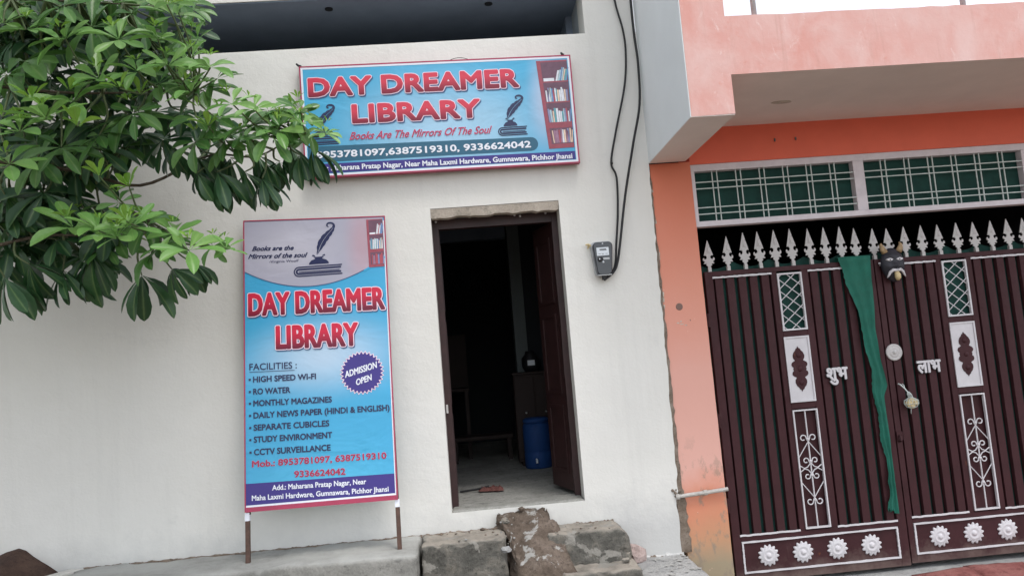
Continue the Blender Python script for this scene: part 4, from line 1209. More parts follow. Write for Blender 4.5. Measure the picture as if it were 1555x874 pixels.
def inkpot(parent, x, z, w_, h_, y, m):
    b = MB()
    P = [(-1, 0), (1, 0), (.98, .22), (.75, .55), (.38, .72), (.36, .85), (.5, .92), (.5, 1), (-.5, 1), (-.5, .92), (-.36, .85), (-.38, .72), (-.75, .55), (-.98, .22)]
    b.flat([(x + a * w_ / 2, z + c_ * h_) for a, c_ in P], y)
    for s_ in (-1, 1):
        b.flat([(x + s_ * w_ * .16, z + h_ * 1.06), (x + s_ * w_ * .34, z + h_ * 1.12), (x + s_ * w_ * .30, z + h_ * 1.34), (x + s_ * w_ * .20, z + h_ * 1.22)], y)
    b.build('printed_inkpot', m, parent)
def bookicon(parent, x0, x1, z0, z1, y, m):
    b = MB(); h = z1 - z0; r_ = h / 2
    def cshape(inset, thick, x_end):
        r = r_ - inset
        o = []; i_ = []
        for k in range(9):
            a = math.pi / 2 + k * math.pi / 8
            o.append((x0 + r_ + r * math.cos(a) * 1.0, (z0 + z1) / 2 + r * math.sin(a)))
            i_.append((x0 + r_ + (r - thick) * math.cos(a), (z0 + z1) / 2 + (r - thick) * math.sin(a)))
        pts_o = [(x_end, (z0 + z1) / 2 + r)] + o + [(x_end, (z0 + z1) / 2 - r)]
        pts_i = [(x_end, (z0 + z1) / 2 + r - thick)] + i_ + [(x_end, (z0 + z1) / 2 - r + thick)]
        for k in range(len(pts_o) - 1): b.flat([pts_o[k], pts_o[k + 1], pts_i[k + 1], pts_i[k]], y)
    cshape(0, h * .12, x1)
    cshape(h * .20, h * .17, x1 - h * .1)
    b.flat([(x0 + r_, z0 + h * .42), (x1 - h * .25, z0 + h * .42), (x1 - h * .25, z0 + h * .50), (x0 + r_, z0 + h * .50)], y)
    b.build('printed_book', m, parent)
def bookshelf(parent, xt0, xt1, zt, xb0, xb1, zb, y, rows, seed):
    """shelf photo printed on the banner: upright side, shelves and rows of spines"""
    r2 = random.Random(seed)
    def X(u_, v_):
        a = xt0 + (xb0 - xt0) * (1 - v_); c_ = xt1 + (xb1 - xt1) * (1 - v_)
        return (a + (c_ - a) * u_, zb + (zt - zb) * v_)
    b = MB()
    def q(u0, v0, u1, v1, mi, yy, lean=0):
        b.cur = mi
        b.flat([X(u0, v0), X(u1, v0), X(u1 + lean, v1), X(u0 + lean, v1)], yy)
    q(0, 0, 1, 1, 2, y)
    q(.12, .04, 1, .985, 1, y - .0004)
    q(0, 0, .13, 1, 0, y - .0008); q(.13, 0, 1, .05, 0, y - .0008)
    for i in range(rows):
        v0 = .06 + i * .935 / rows; v1 = v0 + .935 / rows
        q(.13, v1 - .065, 1, v1 - .015, 0 if i == 0 else 1, y - .0008)
        q(.13, v1 - .015, 1, v1, 0, y - .0010)
        u_ = .17
        if i == rows - 1:
            q(.16, v0, .52, v0 + .035, 3, y - .0012); u_ = .56
        elif i == 0: u_ = .22
        while u_ < .93:
            w_ = r2.uniform(.035, .085); hh = (v1 - v0 - .07) * r2.uniform(.72, .98)
            q(u_, v0, min(1, u_ + w_ * .86), v0 + hh, (3, 4, 5, 6, 7, 8, 9, 3, 4, 3)[r2.randrange(10)] if i else (3, 7, 8, 9, 2, 6)[r2.randrange(6)], y - .0012, r2.choice((0, 0, .0, .03, -.02)) if i < rows - 1 else .10)
            u_ += w_
    b.build('printed_bookshelf', [M['ink_shelf'], M['ink_shelfdark'], M['ink_shelfpink']] + [M['ink_book_' + k] for k in 'abcdefg'], parent)

# ---------------------------------------------------------------- wall banner
sg = empty('wall_banner', (-0.06, -0.05, 2.975), label='wide blue framed banner of a library hung on the wall above the doorway', cat='banner')
SX0, SX1 = -1.030, 0.914
def sgz(x, top):   # the banner hangs very slightly out of true
    return (3.795 - 0.012 * (x - SX0) ) if top else (2.985 - 0.008 * (x - SX0))
yf = -0.078
b = MB(); b.prism([(SX0 + .01, 2.995), (SX1 - .01, 2.985), (SX1 - .01, 3.765), (SX0 + .01, 3.785)], yf, -0.070); b.build('printed_sheet', M['ink_sign'], sg)
def sq(i0, i1=None):
    return [(SX0 + i0, sgz(SX0, 0) + i0), (SX1 - i0, sgz(SX1, 0) + i0), (SX1 - i0, sgz(SX1, 1) - i0), (SX0 + i0, sgz(SX0, 1) - i0)]
b = MB(); b.ringprism(sq(0), sq(.010), -0.080, -0.030); b.build('edge', M['ink_border'], sg)
b = MB()
for x_ in (-1.0, -.05, .88): b.box(x_ - .012, x_ + .012, -.066, -.004, 3.0, 3.76)
b.build('back_batten', M['rust'], sg)
b = MB(); b.ringprism(sq(.0102), sq(.024), yf - .0012, yf - .0002); b.build('white_border', M['ink_white'], sg)
text('lettering', 'DAY DREAMER', -0.975, 0.524, 3.565, 0.140, yf - .0040, M['ink_red'], sg, bold=.050, halos=((.030, M['ink_pink'], .0008),), shadow=(.030, M['ink_shadow'], .0016, .007, -.009), z1=3.550, space=1.03)
text('lettering', 'LIBRARY', -0.680, 0.232, 3.356, 0.140, yf - .0040, M['ink_red'], sg, bold=.050, halos=((.030, M['ink_pink'], .0008),), shadow=(.030, M['ink_shadow'], .0016, .007, -.009), z1=3.344, space=1.03)
text('lettering', 'Books Are The Mirrors Of The Soul', -0.706, 0.305, 3.240, 0.055, yf - .004, M['ink_script'], sg, bold=.018, shear=.45, z1=3.224, halos=((.012, M['ink_pink'], .0010),))
b = MB(); tp = [(SX0 + .03, 3.094), (0.57, 3.078)]
cap_ = [(0.575 + .050 * math.cos(a), 3.129 + .050 * math.sin(a)) for a in [-math.pi / 2 + k * math.pi / 8 for k in range(9)]]
b.flat([(SX0 + .03, 3.094)] + cap_ + [(-0.75, 3.205), (SX0 + .03, 3.208)], yf - .0014); b.build('printed_band', M['ink_teal'], sg)
text('lettering', '8953781097,6387519310, 9336624042', -0.945, 0.572, 3.121, 0.049, yf - .004, M['ink_white'], sg, bold=.034, z1=3.103)
b = MB(); b.flat([(SX0 + .029, sgz(SX0, 0) + .0285), (SX1 - .029, sgz(SX1, 0) + .0285), (SX1 - .029, 3.058), (SX0 + .029, 3.082)], yf - .0016); b.build('printed_band', M['ink_purple'], sg)
text('lettering', 'Add.: Maharana Pratap Nagar, Near Maha Laxmi Hardware, Gumnawara, Pichhor Jhansi', -0.975, 0.862, 3.030, 0.038, yf - .004, M['ink_white'], sg, bold=.028, z1=3.004)
bookshelf(sg, 0.660, 0.884, 3.738, 0.700, 0.884, 3.085, yf - .0014, 4, 3)
quill(sg, 0.415, 3.318, .135, .170, yf - .003, M['ink_navy'], M['ink_sign'])
inkpot(sg, 0.438, 3.270, .098, .045, yf - .003, M['ink_navy'])
bookicon(sg, 0.345, 0.556, 3.200, 3.264, yf - .003, M['ink_navy'])
quill(sg, -0.925, 3.330, .135, .170, yf - .003, M['ink_navy'], M['ink_sign'])
inkpot(sg, -0.902, 3.282, .098, .045, yf - .003, M['ink_navy'])
bookicon(sg, -0.985, -0.780, 3.216, 3.278, yf - .003, M['ink_navy'])
for x, z in ((SX0 - .002, 3.800), (SX1 - .045, 3.775)):
    b = MB(); b.tube([(x, -.002, z + .030), (x - .006, -.04, z + .015), (x - .016, -.055, z + .022), (x, -.06, z + .006)], .008, 7); b.build('hook', M['black'], sg)
b = MB(); b.tube(smooth([(0.02, -.07, 3.775), (0.07, -.075, 3.792), (0.12, -.072, 3.797), (0.17, -.07, 3.785)]), .0022, 5); b.build('wire', M['black'], sg)

# ---------------------------------------------------------------- leaning standing banner
tilt = math.atan2(0.30, 2.23)
bd = empty('standing_banner', (0, -0.36, 0.47), (-tilt, 0, 0), label='tall blue library banner on two brown legs leaning against the wall left of the door', cat='banner')
BX0, BX1 = -1.477, -0.502
def bq(i0):
    return [(BX0 - .003 + i0, .316 + i0), (BX1 - .007 - i0, .308 + i0), (BX1 + .006 - i0, 2.234 - i0), (BX0 + .004 + i0, 2.268 - i0)]
b = MB(); b.prism(bq(.006), -.004, .004); b.build('printed_sheet', M['ink_board'], bd)
b = MB()
for x in (-1.462, -0.518): b.box(x - .012, x + .012, .006, .030, .30, 2.20)
for z in (.33, 1.25, 2.18): b.box(-1.450, -0.530, .008, .028, z - .012, z + .012)
b.build('back_frame', M['rust'], bd)
b = MB(); b.ringprism(bq(0), bq(.008), -.008, .0045); b.build('edge', M['ink_border'], bd)
for x in (-1.468, -0.516):
    b = MB(); b.box(x - .0135, x + .0135, .0055, .033, -.002 if x < -1 else -.008, .262); b.build('leg', M['rust'], bd, bevel=.002)
    b = MB(); b.box(x - .0145, x + .0145, .0045, .034, .262, .312); b.build('leg_sleeve', M['ink_white'], bd)
b = MB(); b.flat([(BX0 + .006, .318), (BX1 - .016, .312), (BX1 - .016, .338), (BX0 + .006, .345)], -.0052); b.build('printed_band', M['ink_border'], bd)
b = MB(); b.flat([(BX0 + .006, .345), (BX1 - .016, .338), (BX1 - .016, .350), (BX0 + .006, .357)], -.0052); b.flat([(BX1 - .022, .351), (BX1 - .015, .351), (BX1 - .003, 2.2), (BX1 - .010, 2.2)], -.0053); b.build('white_border', M['ink_white'], bd)
b = MB(); b.flat([(BX0 + .006, .3575), (BX1 - .023, .3505), (BX1 - .022, .474), (BX0 + .006, .492)], -.0054); b.build('printed_band', M['ink_purple'], bd)
def arc(x): return 1.768 + 0.148 * ((x + 1.02) / 0.47) ** 2
n = 30; xs = [BX0 + .010 + (BX1 - BX0 - .020) * i / n for i in range(n + 1)]
b = MB()
for i in range(n): b.flat([(xs[i], arc(xs[i])), (xs[i + 1], arc(xs[i + 1])), (xs[i + 1], 2.258 - .034 * (i + 1) / n), (xs[i], 2.258 - .034 * i / n)], -.0054)
b.build('printed_header', M['ink_head'], bd)
b = MB()
for i in range(n): b.flat([(xs[i], arc(xs[i]) - .006), (xs[i + 1], arc(xs[i + 1]) - .006), (xs[i + 1], arc(xs[i + 1])), (xs[i], arc(xs[i]))], -.0056)
b.build('printed_arc_line', M['ink_shadow'], bd)
bookshelf(bd, -0.628, -0.514, 2.214, -0.622, -0.516, 1.868, -.0066, 3, 9)
b = MB()
m_ = [x for x in [-0.66 + .15 * i / 10 for i in range(11)]]
for i in range(10): b.flat([(m_[i], arc(m_[i]) - .015), (m_[i + 1], arc(m_[i + 1]) - .015), (m_[i + 1], arc(m_[i + 1])), (m_[i], arc(m_[i]))], -.0062)
b.build('printed_header', M['ink_board'], bd)
yb = -.0072
quill(bd, -0.975, 1.985, .135, .222, yb, M['ink_navy'], M['ink_head'])
inkpot(bd, -0.963, 1.918, .135, .052, yb, M['ink_navy'])
bookicon(bd, -1.136, -0.806, 1.836, 1.908, yb, M['ink_navy'])
text('lettering', 'Books are the', -1.415, -1.130, 2.044, .034, yb, M['ink_navy'], bd, bold=.034, shear=.40, z1=2.030)
text('lettering', 'Mirrors of the soul', -1.442, -1.037, 1.989, .035, yb, M['ink_navy'], bd, bold=.034, shear=.40, z1=1.972)
text('lettering', '-Virginia Woolf', -1.300, -1.100, 1.950, .018, yb, M['ink_navy'], bd, bold=.004, z1=1.944)
text('lettering', 'DAY DREAMER', -1.445, -0.526, 1.585, .160, -.0088, M['ink_red2'], bd, bold=.038, halos=((.028, M['ink_pink'], .0008),), shadow=(.028, M['ink_shadow'], .0016, .005, -.007), z1=1.563, space=1.03)
text('lettering', 'LIBRARY', -1.265, -0.715, 1.346, .162, -.0088, M['ink_red2'], bd, bold=.038, halos=((.028, M['ink_pink'], .0008),), shadow=(.028, M['ink_shadow'], .0016, .005, -.007), z1=1.328, space=1.03)
text('lettering', 'FACILITIES :', -1.441, -1.130, 1.222, .044, yb, M['ink_navy'], bd, bold=.012, z1=1.210)
b = MB(); b.flat([(-1.441, 1.208), (-1.145, 1.197), (-1.145, 1.2005), (-1.441, 1.2115)], yb); b.build('printed_underline', M['ink_navy'], bd)
for s_, x1, z0, z1 in (('HIGH SPEED WI-FI', -1.006, 1.139, 1.127), ('RO WATER', -1.176, 1.059, 1.051), ('MONTHLY MAGAZINES', -0.907, .982, .966), ('DAILY NEWS PAPER (HINDI & ENGLISH)', -0.532, .903, .880), ('SEPARATE CUBICLES', -0.929, .824, .812), ('STUDY ENVIRONMENT', -0.913, .747, .735), ('CCTV SURVEILLANCE', -0.926, .667, .655)):
    text('lettering', s_, -1.418, x1, z0, .040, yb, M['ink_navy'], bd, bold=.030, z1=z1)
    b = MB(); b.flat([(-1.446, z0 + .013), (-1.432, z0 + .013), (-1.432, z0 + .027), (-1.446, z0 + .027)], yb); b.build('printed_bullet', M['ink_navy'], bd)
text('lettering', 'Mob.: 8953781097, 6387519310', -1.431, -0.568, .592, .042, yb, M['ink_crimson'], bd, bold=.036, z1=.572, halos=((.010, M['ink_pink'], .0008),))
text('lettering', '9336624042', -1.164, -0.836, .505, .042, yb, M['ink_crimson'], bd, bold=.036, z1=.494, halos=((.010, M['ink_pink'], .0008),))
text('lettering', 'Add.: Maharana Pratap Nagar, Near', -1.305, -0.706, .437, .033, yb, M['ink_white'], bd, bold=.022, z1=.424)
text('lettering', 'Maha Laxmi Hardware, Gumnawara, Pichhor Jhansi', -1.434, -0.565, .384, .033, yb, M['ink_white'], bd, bold=.022, z1=.364)
b = MB(); cx, cz = -0.702, 1.146
def star(r0, r1, n_=32): return [(cx + (r0 if i % 2 else r1) * math.cos(math.pi * i / n_), cz + (r0 if i % 2 else r1) * 1.0 * math.sin(math.pi * i / n_)) for i in range(2 * n_)]
b.flat(star(.131, .148), yb + .0008); ob = b.build('printed_burst_edge', M['ink_pink'], bd)
b = MB(); b.flat(star(.122, .141), yb); b.build('printed_burst', M['ink_purple'], bd)
text('lettering', 'ADMISSION', -0.815, -0.602, 1.119, .044, yb - .0012, M['ink_white'], bd, bold=.024, z1=1.170)
text('lettering', 'OPEN', -0.745, -0.640, 1.062, .042, yb - .0012, M['ink_white'], bd, bold=.024, z1=1.090)

# ---------------------------------------------------------------- tree
WHORLS = [(-1.921,-1.22,3.616,0.202,0), (-2.178,-1.39,3.537,0.138,1), (-1.653,-1.18,3.582,0.131,0), (-1.436,-1.34,3.596,0.119,1), (-1.374,-1.19,3.691,0.094,0), (-1.468,-1.15,3.543,0.117,0), (-2.296,-1.36,3.312,0.146,0), (-2.258,-1.26,3.424,0.179,0), (-1.967,-1.34,3.152,0.175,1), (-1.746,-1.21,3.106,0.18,0), (-1.489,-1.15,3.319,0.132,0), (-1.193,-1.54,3.211,0.106,1), (-1.376,-1.26,2.917,0.15,0), (-1.099,-1.51,3.026,0.101,1), (-2.363,-0.97,3.066,0.214,2), (-2.093,-1.23,2.946,0.165,0), (-2.259,-1.1,2.734,0.223,2), (-0.963,-1.32,3.048,0.113,0), (-0.846,-1.3,3.009,0.141,0), (-0.784,-1.15,2.961,0.132,0), (-0.658,-1.39,2.88,0.076,1), (-0.792,-1.33,3.04,0.098,0), (-1.68,-0.91,3.052,0.178,2), (-1.289,-1.19,2.765,0.167,3), (-1.175,-1.07,2.787,0.157,3), (-1.049,-1.19,2.711,0.145,3), (-0.944,-1.37,2.892,0.132,0), (-0.93,-1.01,2.946,0.151,3), (-0.771,-1.17,2.867,0.153,3), (-1.633,-1.57,3.12,0.073,4), (-1.608,-1.38,3.151,0.076,4), (-2.146,-1.41,3.15,0.096,4), (-1.854,-1.55,2.943,0.1,4), (-1.264,-1.39,2.957,0.076,4), (-1.781,-1.49,2.696,0.074,4), (-1.229,-1.21,2.934,0.145,0), (-1.097,-1.32,2.942,0.134,0), (-1.358,-1.14,3.25,0.132,0), (-1.582,-1.2,3.279,0.166,0), (-1.988,-1.34,2.475,0.161,1), (-2.047,-1.01,2.384,0.227,3), (-1.7,-1.5,2.378,0.135,1), (-1.638,-1.28,2.477,0.128,0), (-1.617,-1.58,2.437,0.072,4), (-1.338,-1.54,2.279,0.14,1), (-1.279,-1.35,2.327,0.091,0), (-2.317,-1.15,2.333,0.242,3), (-1.756,-1.08,2.238,0.194,3), (-1.542,-1.22,2.241,0.151,3), (-1.478,-1.06,2.283,0.12,3), (-1.172,-1.49,2.284,0.081,1), (-1.769,-1.3,2.601,0.106,0), (-1.665,-1.42,2.65,0.082,4), (-2.503,-0.98,2.511,0.19,2), (-2.451,-1.14,2.271,0.198,3), (-2.256,-0.98,2.493,0.175,2), (-2.272,-1.45,3.049,0.068,4), (-1.37,-1.61,3.524,0.059,4), (-1.844,-1.14,3.79,0.162,0), (-2.001,-1.36,3.675,0.153,0), (-2.334,-1.19,3.79,0.145,0), (-1.272,-1.17,3.301,0.109,0), (-1.035,-1.37,2.957,0.118,0), (-0.983,-1.03,2.847,0.143,3), (-0.849,-1.13,2.849,0.14,3), (-1.245,-1.08,2.87,0.149,3), (-1.385,-1.22,2.76,0.123,3), (-1.962,-1.09,2.971,0.171,2), (-2.037,-1.06,3.428,0.18,2), (-2.313,-0.87,3.517,0.18,2), (-1.854,-1.05,3.497,0.18,2), (-1.684,-0.92,3.562,0.155,2), (-2.583,-0.88,2.935,0.195,2), (-2.18,-0.87,2.752,0.179,2), (-2.436,-1.02,2.624,0.174,2), (-2.008,-1.01,2.576,0.151,2), (-2.476,-0.97,3.684,0.176,2), (-2.361,-0.91,3.704,0.178,2), (-1.653,-1.34,3.622,0.14,0), (-1.714,-0.92,3.222,0.178,2), (-1.549,-0.91,3.216,0.163,2), (-2.184,-0.89,2.943,0.194,2), (-2.463,-1.09,2.723,0.186,2), (-2.224,-0.99,2.313,0.167,3), (-1.526,-1.35,2.356,0.119,0), (-1.245,-1.29,3.032,0.128,0), (-1.165,-1.22,2.918,0.13,0), (-1.119,-1,2.903,0.137,3), (-1.35,-1.29,3.038,0.121,0), (-0.921,-1.35,2.919,0.119,1), (-1.296,-1.09,2.909,0.141,3), (-0.752,-1.5,2.898,0.101,1), (-0.998,-1.49,3.001,0.094,1), (-1.395,-1.18,2.853,0.146,3), (-1.526,-1.2,2.91,0.138,3), (-0.887,-1.33,2.958,0.105,0), (-1.052,-1.05,2.826,0.135,3), (-1.397,-1.33,3.209,0.119,1), (-1.406,-1.53,3.239,0.113,1), (-1.44,-1.56,3.369,0.106,1), (-1.317,-1.33,3.461,0.091,1), (-1.32,-1.44,3.306,0.096,1), (-1.381,-1.47,3.6,0.095,1), (-1.303,-1.51,3.1,0.101,1), (-1.642,-1.23,2.33,0.129,0), (-1.465,-1.37,2.4,0.118,1), (-1.643,-1.46,2.431,0.122,1), (-1.802,-1.47,2.424,0.122,1), (-2,-1.56,2.99,0.146,1), (-1.833,-1.35,3.264,0.14,1), (-2.125,-1.56,2.929,0.139,1), (-1.681,-1.45,3.429,0.136,1), (-1.987,-1.37,3.483,0.139,1), (-2.188,-1.54,2.772,0.146,1), (-1.912,-1.19,3.011,0.145,0), (-2.256,-1.14,2.919,0.162,0), (-1.6,-1.42,3.26,0.124,1), (-2.297,-1.38,3.585,0.139,1), (-1.654,-1.34,3.075,0.126,0), (-1.847,-0.85,3.726,0.157,0), (-1.868,-0.76,3.163,0.147,2), (-2.394,-0.74,3.195,0.163,0), (-2.264,-0.62,3.237,0.171,2), (-2.4,-0.76,2.567,0.176,2), (-1.476,-0.68,3.209,0.178,2), (-2.31,-0.53,3.526,0.155,2), (-2.438,-0.71,2.702,0.17,2), (-2.247,-0.57,3.128,0.146,2), (-2.396,-0.69,3.044,0.141,0), (-2.524,-0.51,2.861,0.189,2), (-2.563,-0.84,3.798,0.141,2), (-2.322,-0.81,2.78,0.151,2), (-2.083,-0.94,3.354,0.155,0), (-1.976,-1,2.428,0.136,0), (-1.951,-0.92,2.502,0.166,0), (-2.036,-0.51,3.568,0.16,2), (-2.483,-0.67,4.073,0.188,2), (-2.268,-0.59,2.712,0.131,0), (-2.757,-0.58,3.272,0.173,2), (-2.177,-0.76,2.972,0.169,0), (-2.623,-0.86,3.807,0.172,0), (-2.164,-0.77,3.106,0.152,0), (-2.778,-0.66,3.137,0.136,0), (-1.652,-0.79,3.989,0.165,0), (-2.196,-0.61,4.126,0.165,0), (-2.473,-0.73,3.229,0.16,2), (-2.578,-0.87,2.761,0.135,2), (-2.567,-0.89,2.573,0.169,2), (-2.116,-0.93,2.41,0.167,2), (-2.371,-0.67,3.102,0.175,2), (-2.691,-0.63,3.1,0.183,2), (-2.75,-0.66,3.969,0.159,2), (-2.531,-0.92,2.804,0.168,0), (-2.216,-0.73,2.405,0.143,2), (-1.672,-0.74,3.575,0.138,2), (-2.422,-0.83,4,0.164,2), (-2.57,-0.7,3.877,0.144,2), (-1.719,-0.99,3.362,0.174,2), (-2.253,-0.65,2.438,0.178,2), (-2.524,-0.68,2.627,0.178,2), (-2.202,-0.97,3.64,0.132,2), (-2.426,-0.56,4.097,0.159,2), (-2.84,-0.56,3.321,0.167,2), (-2.048,-0.9,3.174,0.169,2), (-2.099,-0.56,3.429,0.139,2), (-2.601,-0.62,2.664,0.17,2), (-1.764,-0.82,3.948,0.186,0), (-2.786,-0.58,3.336,0.139,0), (-2.057,-0.88,3.196,0.19,2), (-2.263,-0.88,3.953,0.135,2), (-2.132,-0.5,4.055,0.158,2), (-2.27,-0.98,3.592,0.167,0), (-2.597,-0.79,2.698,0.133,0), (-2.196,-0.95,2.599,0.158,0), (-2.226,-0.8,3.947,0.134,2), (-2.407,-0.68,2.854,0.141,2), (-2.455,-0.95,3.436,0.163,2), (-2.314,-0.73,4.046,0.159,0), (-2.766,-0.66,2.778,0.183,2), (-1.957,-0.73,3.816,0.158,0), (-2.589,-0.71,3.329,0.145,2), (-1.839,-0.6,3.651,0.183,2), (-2.568,-0.81,2.71,0.176,2), (-2.38,-0.92,3.873,0.146,0), (-2.106,-0.73,4.005,0.174,2), (-2.556,-0.93,3.899,0.151,2), (-2.257,-0.82,3.272,0.15,2), (-2.339,-0.92,2.922,0.189,2), (-1.695,-0.78,3.711,0.186,2), (-2.611,-0.54,3.593,0.158,2), (-2.431,-0.67,4.027,0.14,2), (-2.523,-0.79,2.635,0.133,2), (-2.663,-0.76,3.059,0.183,2), (-1.796,-0.85,3.633,0.161,2), (-2.124,-0.59,2.653,0.17,2), (-2.45,-0.64,3.947,0.184,2), (-2.598,-0.66,3.764,0.136,0), (-2.065,-0.84,3.959,0.153,2), (-2.578,-0.79,3.798,0.187,2), (-2.528,-0.82,3.887,0.165,0), (-2.635,-0.88,2.435,0.132,2), (-1.936,-0.8,4.015,0.141,0), (-1.678,-0.84,3.619,0.149,0), (-2.614,-0.6,3.613,0.178,2), (-2.303,-0.72,3.969,0.18,0), (-2.012,-0.55,3.163,0.148,2), (-2.536,-0.83,2.501,0.155,2), (-2.541,-0.7,3.093,0.141,2), (-2.159,-0.61,3.94,0.15,2), (-2.706,-0.58,3.277,0.187,2), (-2.342,-0.81,3.213,0.184,0), (-2.148,-0.62,3.443,0.164,2), (-2.402,-0.97,3.785,0.142,2), (-2.546,-0.51,2.551,0.176,2), (-1.945,-0.81,3.055,0.137,0), (-2.672,-0.83,3.377,0.175,2), (-2.148,-0.76,3.842,0.151,0), (-2.264,-0.93,3.381,0.184,0), (-1.955,-0.67,3.652,0.134,2), (-1.967,-0.57,3.8,0.145,2), (-1.965,-1,2.562,0.176,2), (-2.012,-0.9,3.445,0.18,2), (-1.915,-0.77,3.55,0.147,0), (-1.967,-0.68,3.811,0.175,2), (-2.574,-0.54,3.742,0.186,2), (-2.589,-0.96,2.611,0.138,0), (-2.569,-0.51,3.229,0.172,2), (-2.153,-0.8,3.844,0.148,2), (-1.775,-0.52,3.316,0.138,2), (-2.532,-0.65,3.252,0.13,2), (-1.962,-0.69,3.16,0.178,2), (-2.632,-0.55,3.954,0.164,2), (-2.244,-0.53,3.857,0.135,2), (-2.648,-0.69,3.729,0.136,0), (-2.245,-0.59,3.125,0.138,2), (-2.611,-0.72,4.093,0.164,2), (-2.558,-0.83,3.884,0.139,2), (-2.291,-0.61,3.625,0.174,2), (-2.175,-0.87,3.954,0.14,2), (-2.03,-0.77,3.818,0.172,0), (-1.607,-0.69,3.841,0.167,2), (-1.543,-0.85,3.902,0.161,0), (-2.446,-0.87,2.714,0.148,2), (-2.133,-0.77,2.96,0.139,2)]

tr = empty('tree', (-3.35, -1.75, -0.16), label='leafy tree with whorled glossy leaves reaching in from the upper left before the wall', cat='tree')
def leafmesh(name, L, W_, fold, droop, mat):
    bm = bmesh.new(); rib = bm.verts.layers.float.new('rib')
    prof = [(0, .05), (.10, .10), (.28, .42), (.50, .80), (.70, 1.0), (.86, .82), (.95, .50), (1.0, .06)]
    rows = []
    for t_, w_ in prof:
        y = t_ * L * (1 - .05 * droop * t_); z = -droop * L * t_ * t_
        hw = w_ * W_ / 2
        r_ = []
        for s_, k in ((-1, 1.0), (-.5, .55), (0, 0), (.5, .55), (1, 1.0)):
            v = bm.verts.new((s_ * hw, y, z + fold * hw * (abs(s_) ** 1.2) - (.0 if s_ else .0012)))
            v[rib] = 1.0 if s_ == 0 else (.12 if abs(s_) == .5 else 0)
            r_.append(v)
        rows.append(r_)
    for a, c_ in zip(rows, rows[1:]):
        for i in range(4): bm.faces.new((a[i], a[i + 1], c_[i + 1], c_[i]))
    me = bpy.data.meshes.new(name); bm.to_mesh(me); bm.free(); me.materials.append(mat)
    for p in me.polygons: p.use_smooth = True
    return me
LM = {}
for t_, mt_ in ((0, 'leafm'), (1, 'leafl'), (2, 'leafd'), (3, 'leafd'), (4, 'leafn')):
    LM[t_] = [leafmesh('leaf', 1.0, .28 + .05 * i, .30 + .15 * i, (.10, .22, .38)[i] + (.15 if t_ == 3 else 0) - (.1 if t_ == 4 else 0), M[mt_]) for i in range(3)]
rr = random.Random(42)
leaves = []     # (matrix, mesh, score)
CAMP = Vector((0, -5.4, 1.6))
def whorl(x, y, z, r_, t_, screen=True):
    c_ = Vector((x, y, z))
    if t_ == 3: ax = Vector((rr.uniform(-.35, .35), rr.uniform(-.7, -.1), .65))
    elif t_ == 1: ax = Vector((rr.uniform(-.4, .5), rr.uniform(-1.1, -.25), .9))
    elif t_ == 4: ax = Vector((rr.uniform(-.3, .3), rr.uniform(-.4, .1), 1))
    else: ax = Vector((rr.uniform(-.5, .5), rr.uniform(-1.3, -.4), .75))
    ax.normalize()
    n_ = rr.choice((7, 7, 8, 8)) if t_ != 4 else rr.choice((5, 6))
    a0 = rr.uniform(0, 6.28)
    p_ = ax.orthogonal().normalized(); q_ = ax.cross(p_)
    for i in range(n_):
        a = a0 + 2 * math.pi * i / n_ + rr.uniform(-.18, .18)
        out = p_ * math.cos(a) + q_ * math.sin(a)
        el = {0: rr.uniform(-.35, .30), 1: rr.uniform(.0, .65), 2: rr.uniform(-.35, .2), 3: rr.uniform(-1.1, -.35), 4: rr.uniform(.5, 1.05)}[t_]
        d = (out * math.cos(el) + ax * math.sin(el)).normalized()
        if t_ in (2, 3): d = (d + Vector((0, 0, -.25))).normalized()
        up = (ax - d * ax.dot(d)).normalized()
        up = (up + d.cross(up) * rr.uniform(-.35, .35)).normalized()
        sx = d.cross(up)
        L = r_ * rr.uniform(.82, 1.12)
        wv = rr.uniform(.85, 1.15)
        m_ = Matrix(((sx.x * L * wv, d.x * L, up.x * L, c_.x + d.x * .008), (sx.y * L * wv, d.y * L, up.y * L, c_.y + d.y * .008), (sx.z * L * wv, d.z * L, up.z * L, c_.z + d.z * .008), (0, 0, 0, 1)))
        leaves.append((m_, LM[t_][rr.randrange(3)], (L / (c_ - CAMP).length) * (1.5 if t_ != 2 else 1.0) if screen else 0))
twigs = []
for (x, y, z, r_, t_) in WHORLS:
    whorl(x, y, z, min(r_ * 1.25, .25), t_)
    twigs.append((Vector((x, y, z)), t_))
    if t_ == 1 or (t_ == 0 and rr.random() < .45):
        whorl(x + rr.uniform(-.02, .02), y - .03, z + .05, r_ * .42, 4)
# unseen rest of the crown, above and left, made larger to shade the wall
nodes = []
for i in range(520):
    while True:
        x = rr.uniform(-6.6, -0.9); z = rr.uniform(2.1, 7.2); y = rr.uniform(-4.2, -0.35)
        e = ((x + 3.7) / 2.9) ** 2 + ((y + 2.2) / 2.0) ** 2 + ((z - 4.7) / 2.5) ** 2
        if e > 1 or e < .30: continue
        # keep it outside the camera's view: the part in view is placed above
        d = Vector((x, y, z)) - CAMP
        dep = d.dot(_f); sx_, sy_ = d.dot(_r) / dep, d.dot(_u) / dep
        if dep > .2 and sx_ > -.82 and sy_ < .50 : continue
        if dep < 1.2: continue
        break
    whorl(x, y, z, rr.uniform(.14, .20), rr.choice((0, 0, 2, 1)), False)
    nodes.append((Vector((x, y, z)), 8))
leaves.sort(key=lambda q: -q[2])
for m_, me, s_ in leaves[:300]:
    o = link('leaf', me, tr); o.matrix_basis = m_
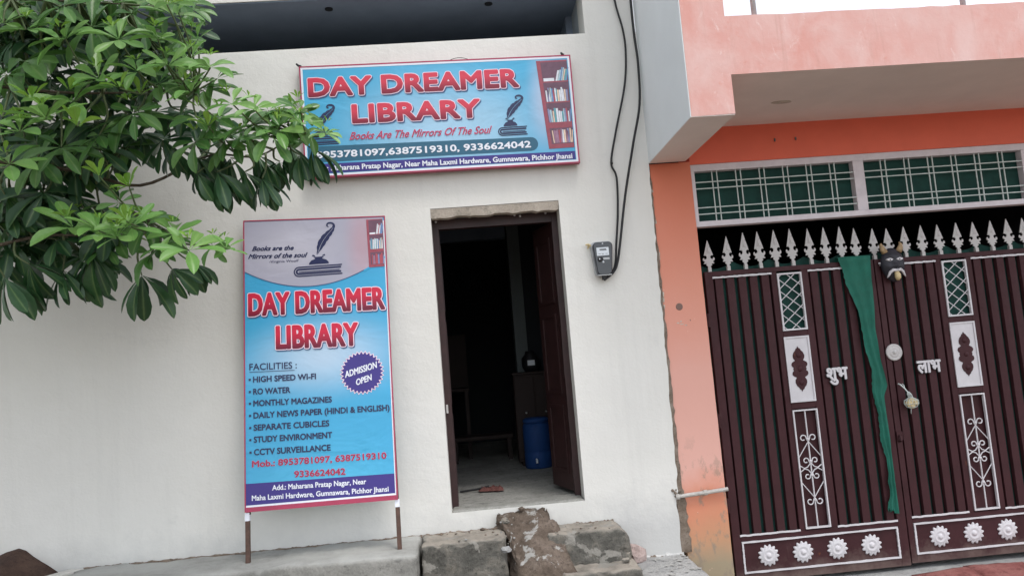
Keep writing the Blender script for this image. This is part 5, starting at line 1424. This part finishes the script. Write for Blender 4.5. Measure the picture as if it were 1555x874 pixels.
# remaining leaves: one joined mass
vs, fs, mi, rb, tn = [], [], [], [], []
mats = [M['leafd'], M['leafm'], M['leafl'], M['leafn']]
for m_, me, s_ in leaves[300:]:
    k = len(vs)
    vs += [tuple(m_ @ v.co) for v in me.vertices]
    rb += [a.value for a in me.attributes['rib'].data]
    tn += [rr.random() - .25] * len(me.vertices)
    ix = mats.index(me.materials[0])
    for p in me.polygons:
        fs.append(tuple(i + k for i in p.vertices)); mi.append(ix)
me = bpy.data.meshes.new('foliage'); me.from_pydata(vs, [], fs)
for m_ in mats: me.materials.append(m_)
me.polygons.foreach_set('material_index', mi); me.polygons.foreach_set('use_smooth', [True] * len(fs))
at = me.attributes.new('rib', 'FLOAT', 'POINT'); at.data.foreach_set('value', rb)
at = me.attributes.new('tint', 'FLOAT', 'POINT'); at.data.foreach_set('value', tn)
me.update()
tag(link('foliage', me, tr), kind='stuff')
# trunk and limbs
b = MB(); b.tube(smooth([(-3.35, -1.75, -.25), (-3.38, -1.72, .5), (-3.30, -1.78, 1.4), (-3.36, -1.74, 2.2), (-3.30, -1.8, 3.4), (-3.35, -1.9, 5.2)], 5), [.17, .155, .15, .145, .14, .138, .135, .13, .13, .125, .12, .118, .115, .11, .108, .105, .10, .09, .08, .07, .06, .05, .045, .04, .035, .03], 12)
b.build('trunk', M['bark'], tr, True)
hubs = []
for i, (pts, r0) in enumerate((([(-3.32, -1.77, 1.9), (-2.8, -1.45, 2.25), (-2.35, -1.05, 2.50), (-1.95, -1.0, 2.48), (-1.65, -1.05, 2.50)], .015), ([(-3.33, -1.76, 2.3), (-2.7, -1.3, 2.85), (-2.2, -.95, 2.90), (-1.8, -.95, 2.78), (-1.4, -.98, 2.92), (-1.1, -1.05, 2.88), (-.85, -1.15, 2.97)], .015), ([(-3.3, -1.8, 2.8), (-2.6, -1.5, 3.2), (-2.0, -1.2, 3.25), (-1.4, -1.15, 3.25)], .015), ([(-3.3, -1.8, 3.2), (-2.6, -1.4, 3.7), (-1.8, -1.1, 3.8)], .015), ([(-3.3, -1.85, 3.6), (-3.9, -2.4, 4.3), (-4.5, -2.8, 4.8)], .015), ([(-3.33, -1.85, 4.0), (-3.0, -2.5, 4.8), (-2.8, -3.0, 5.4)], .03), ([(-3.33, -1.87, 4.2), (-3.7, -1.3, 5.0), (-4.2, -1.0, 5.5)], .03), ([(-3.33, -1.87, 4.4), (-2.5, -1.7, 5.0), (-1.9, -1.5, 5.3)], .03))):
    s2 = smooth(pts, 6)
    b = MB(); b.tube(s2, [r0 * (1 - .78 * k / (len(s2) - 1)) for k in range(len(s2))], 8); b.build('limb', M['bark'], tr, True)
    hubs += [Vector(p) for p in s2[3:]]
b = MB()
for (c_, t_) in twigs + nodes:
    if t_ == 9 or min((q - c_).length for q in hubs) > (.75 if t_ == 8 else 9): continue
    h_ = min(hubs, key=lambda q: (q - c_).length)
    mid = (h_ + c_) / 2 + Vector((rr.uniform(-.04, .04), rr.uniform(-.04, .04), -.06 * (h_ - c_).length))
    b.tube(smooth([tuple(h_), tuple(mid), tuple(c_)], 3), [.008, .007, .0065, .006, .005, .0045, .0035], 5, caps=False)
tag(b.build('twigs', M['twig'], tr, True), kind='stuff')

# ---------------------------------------------------------------- move every thing's origin marker to its base without moving its parts
bpy.context.view_layer.update()
for o in list(C.objects):
    if o.type == 'EMPTY' and o.parent is None and o.name.split('.')[0] in ('library_building', 'concrete_plinth', 'entrance_steps', 'stone_ramp', 'pink_house', 'gate_leaf', 'wall_banner', 'tree'):
        off = Matrix.Translation(-o.location)
        for c_ in o.children:
            c_.matrix_parent_inverse = off
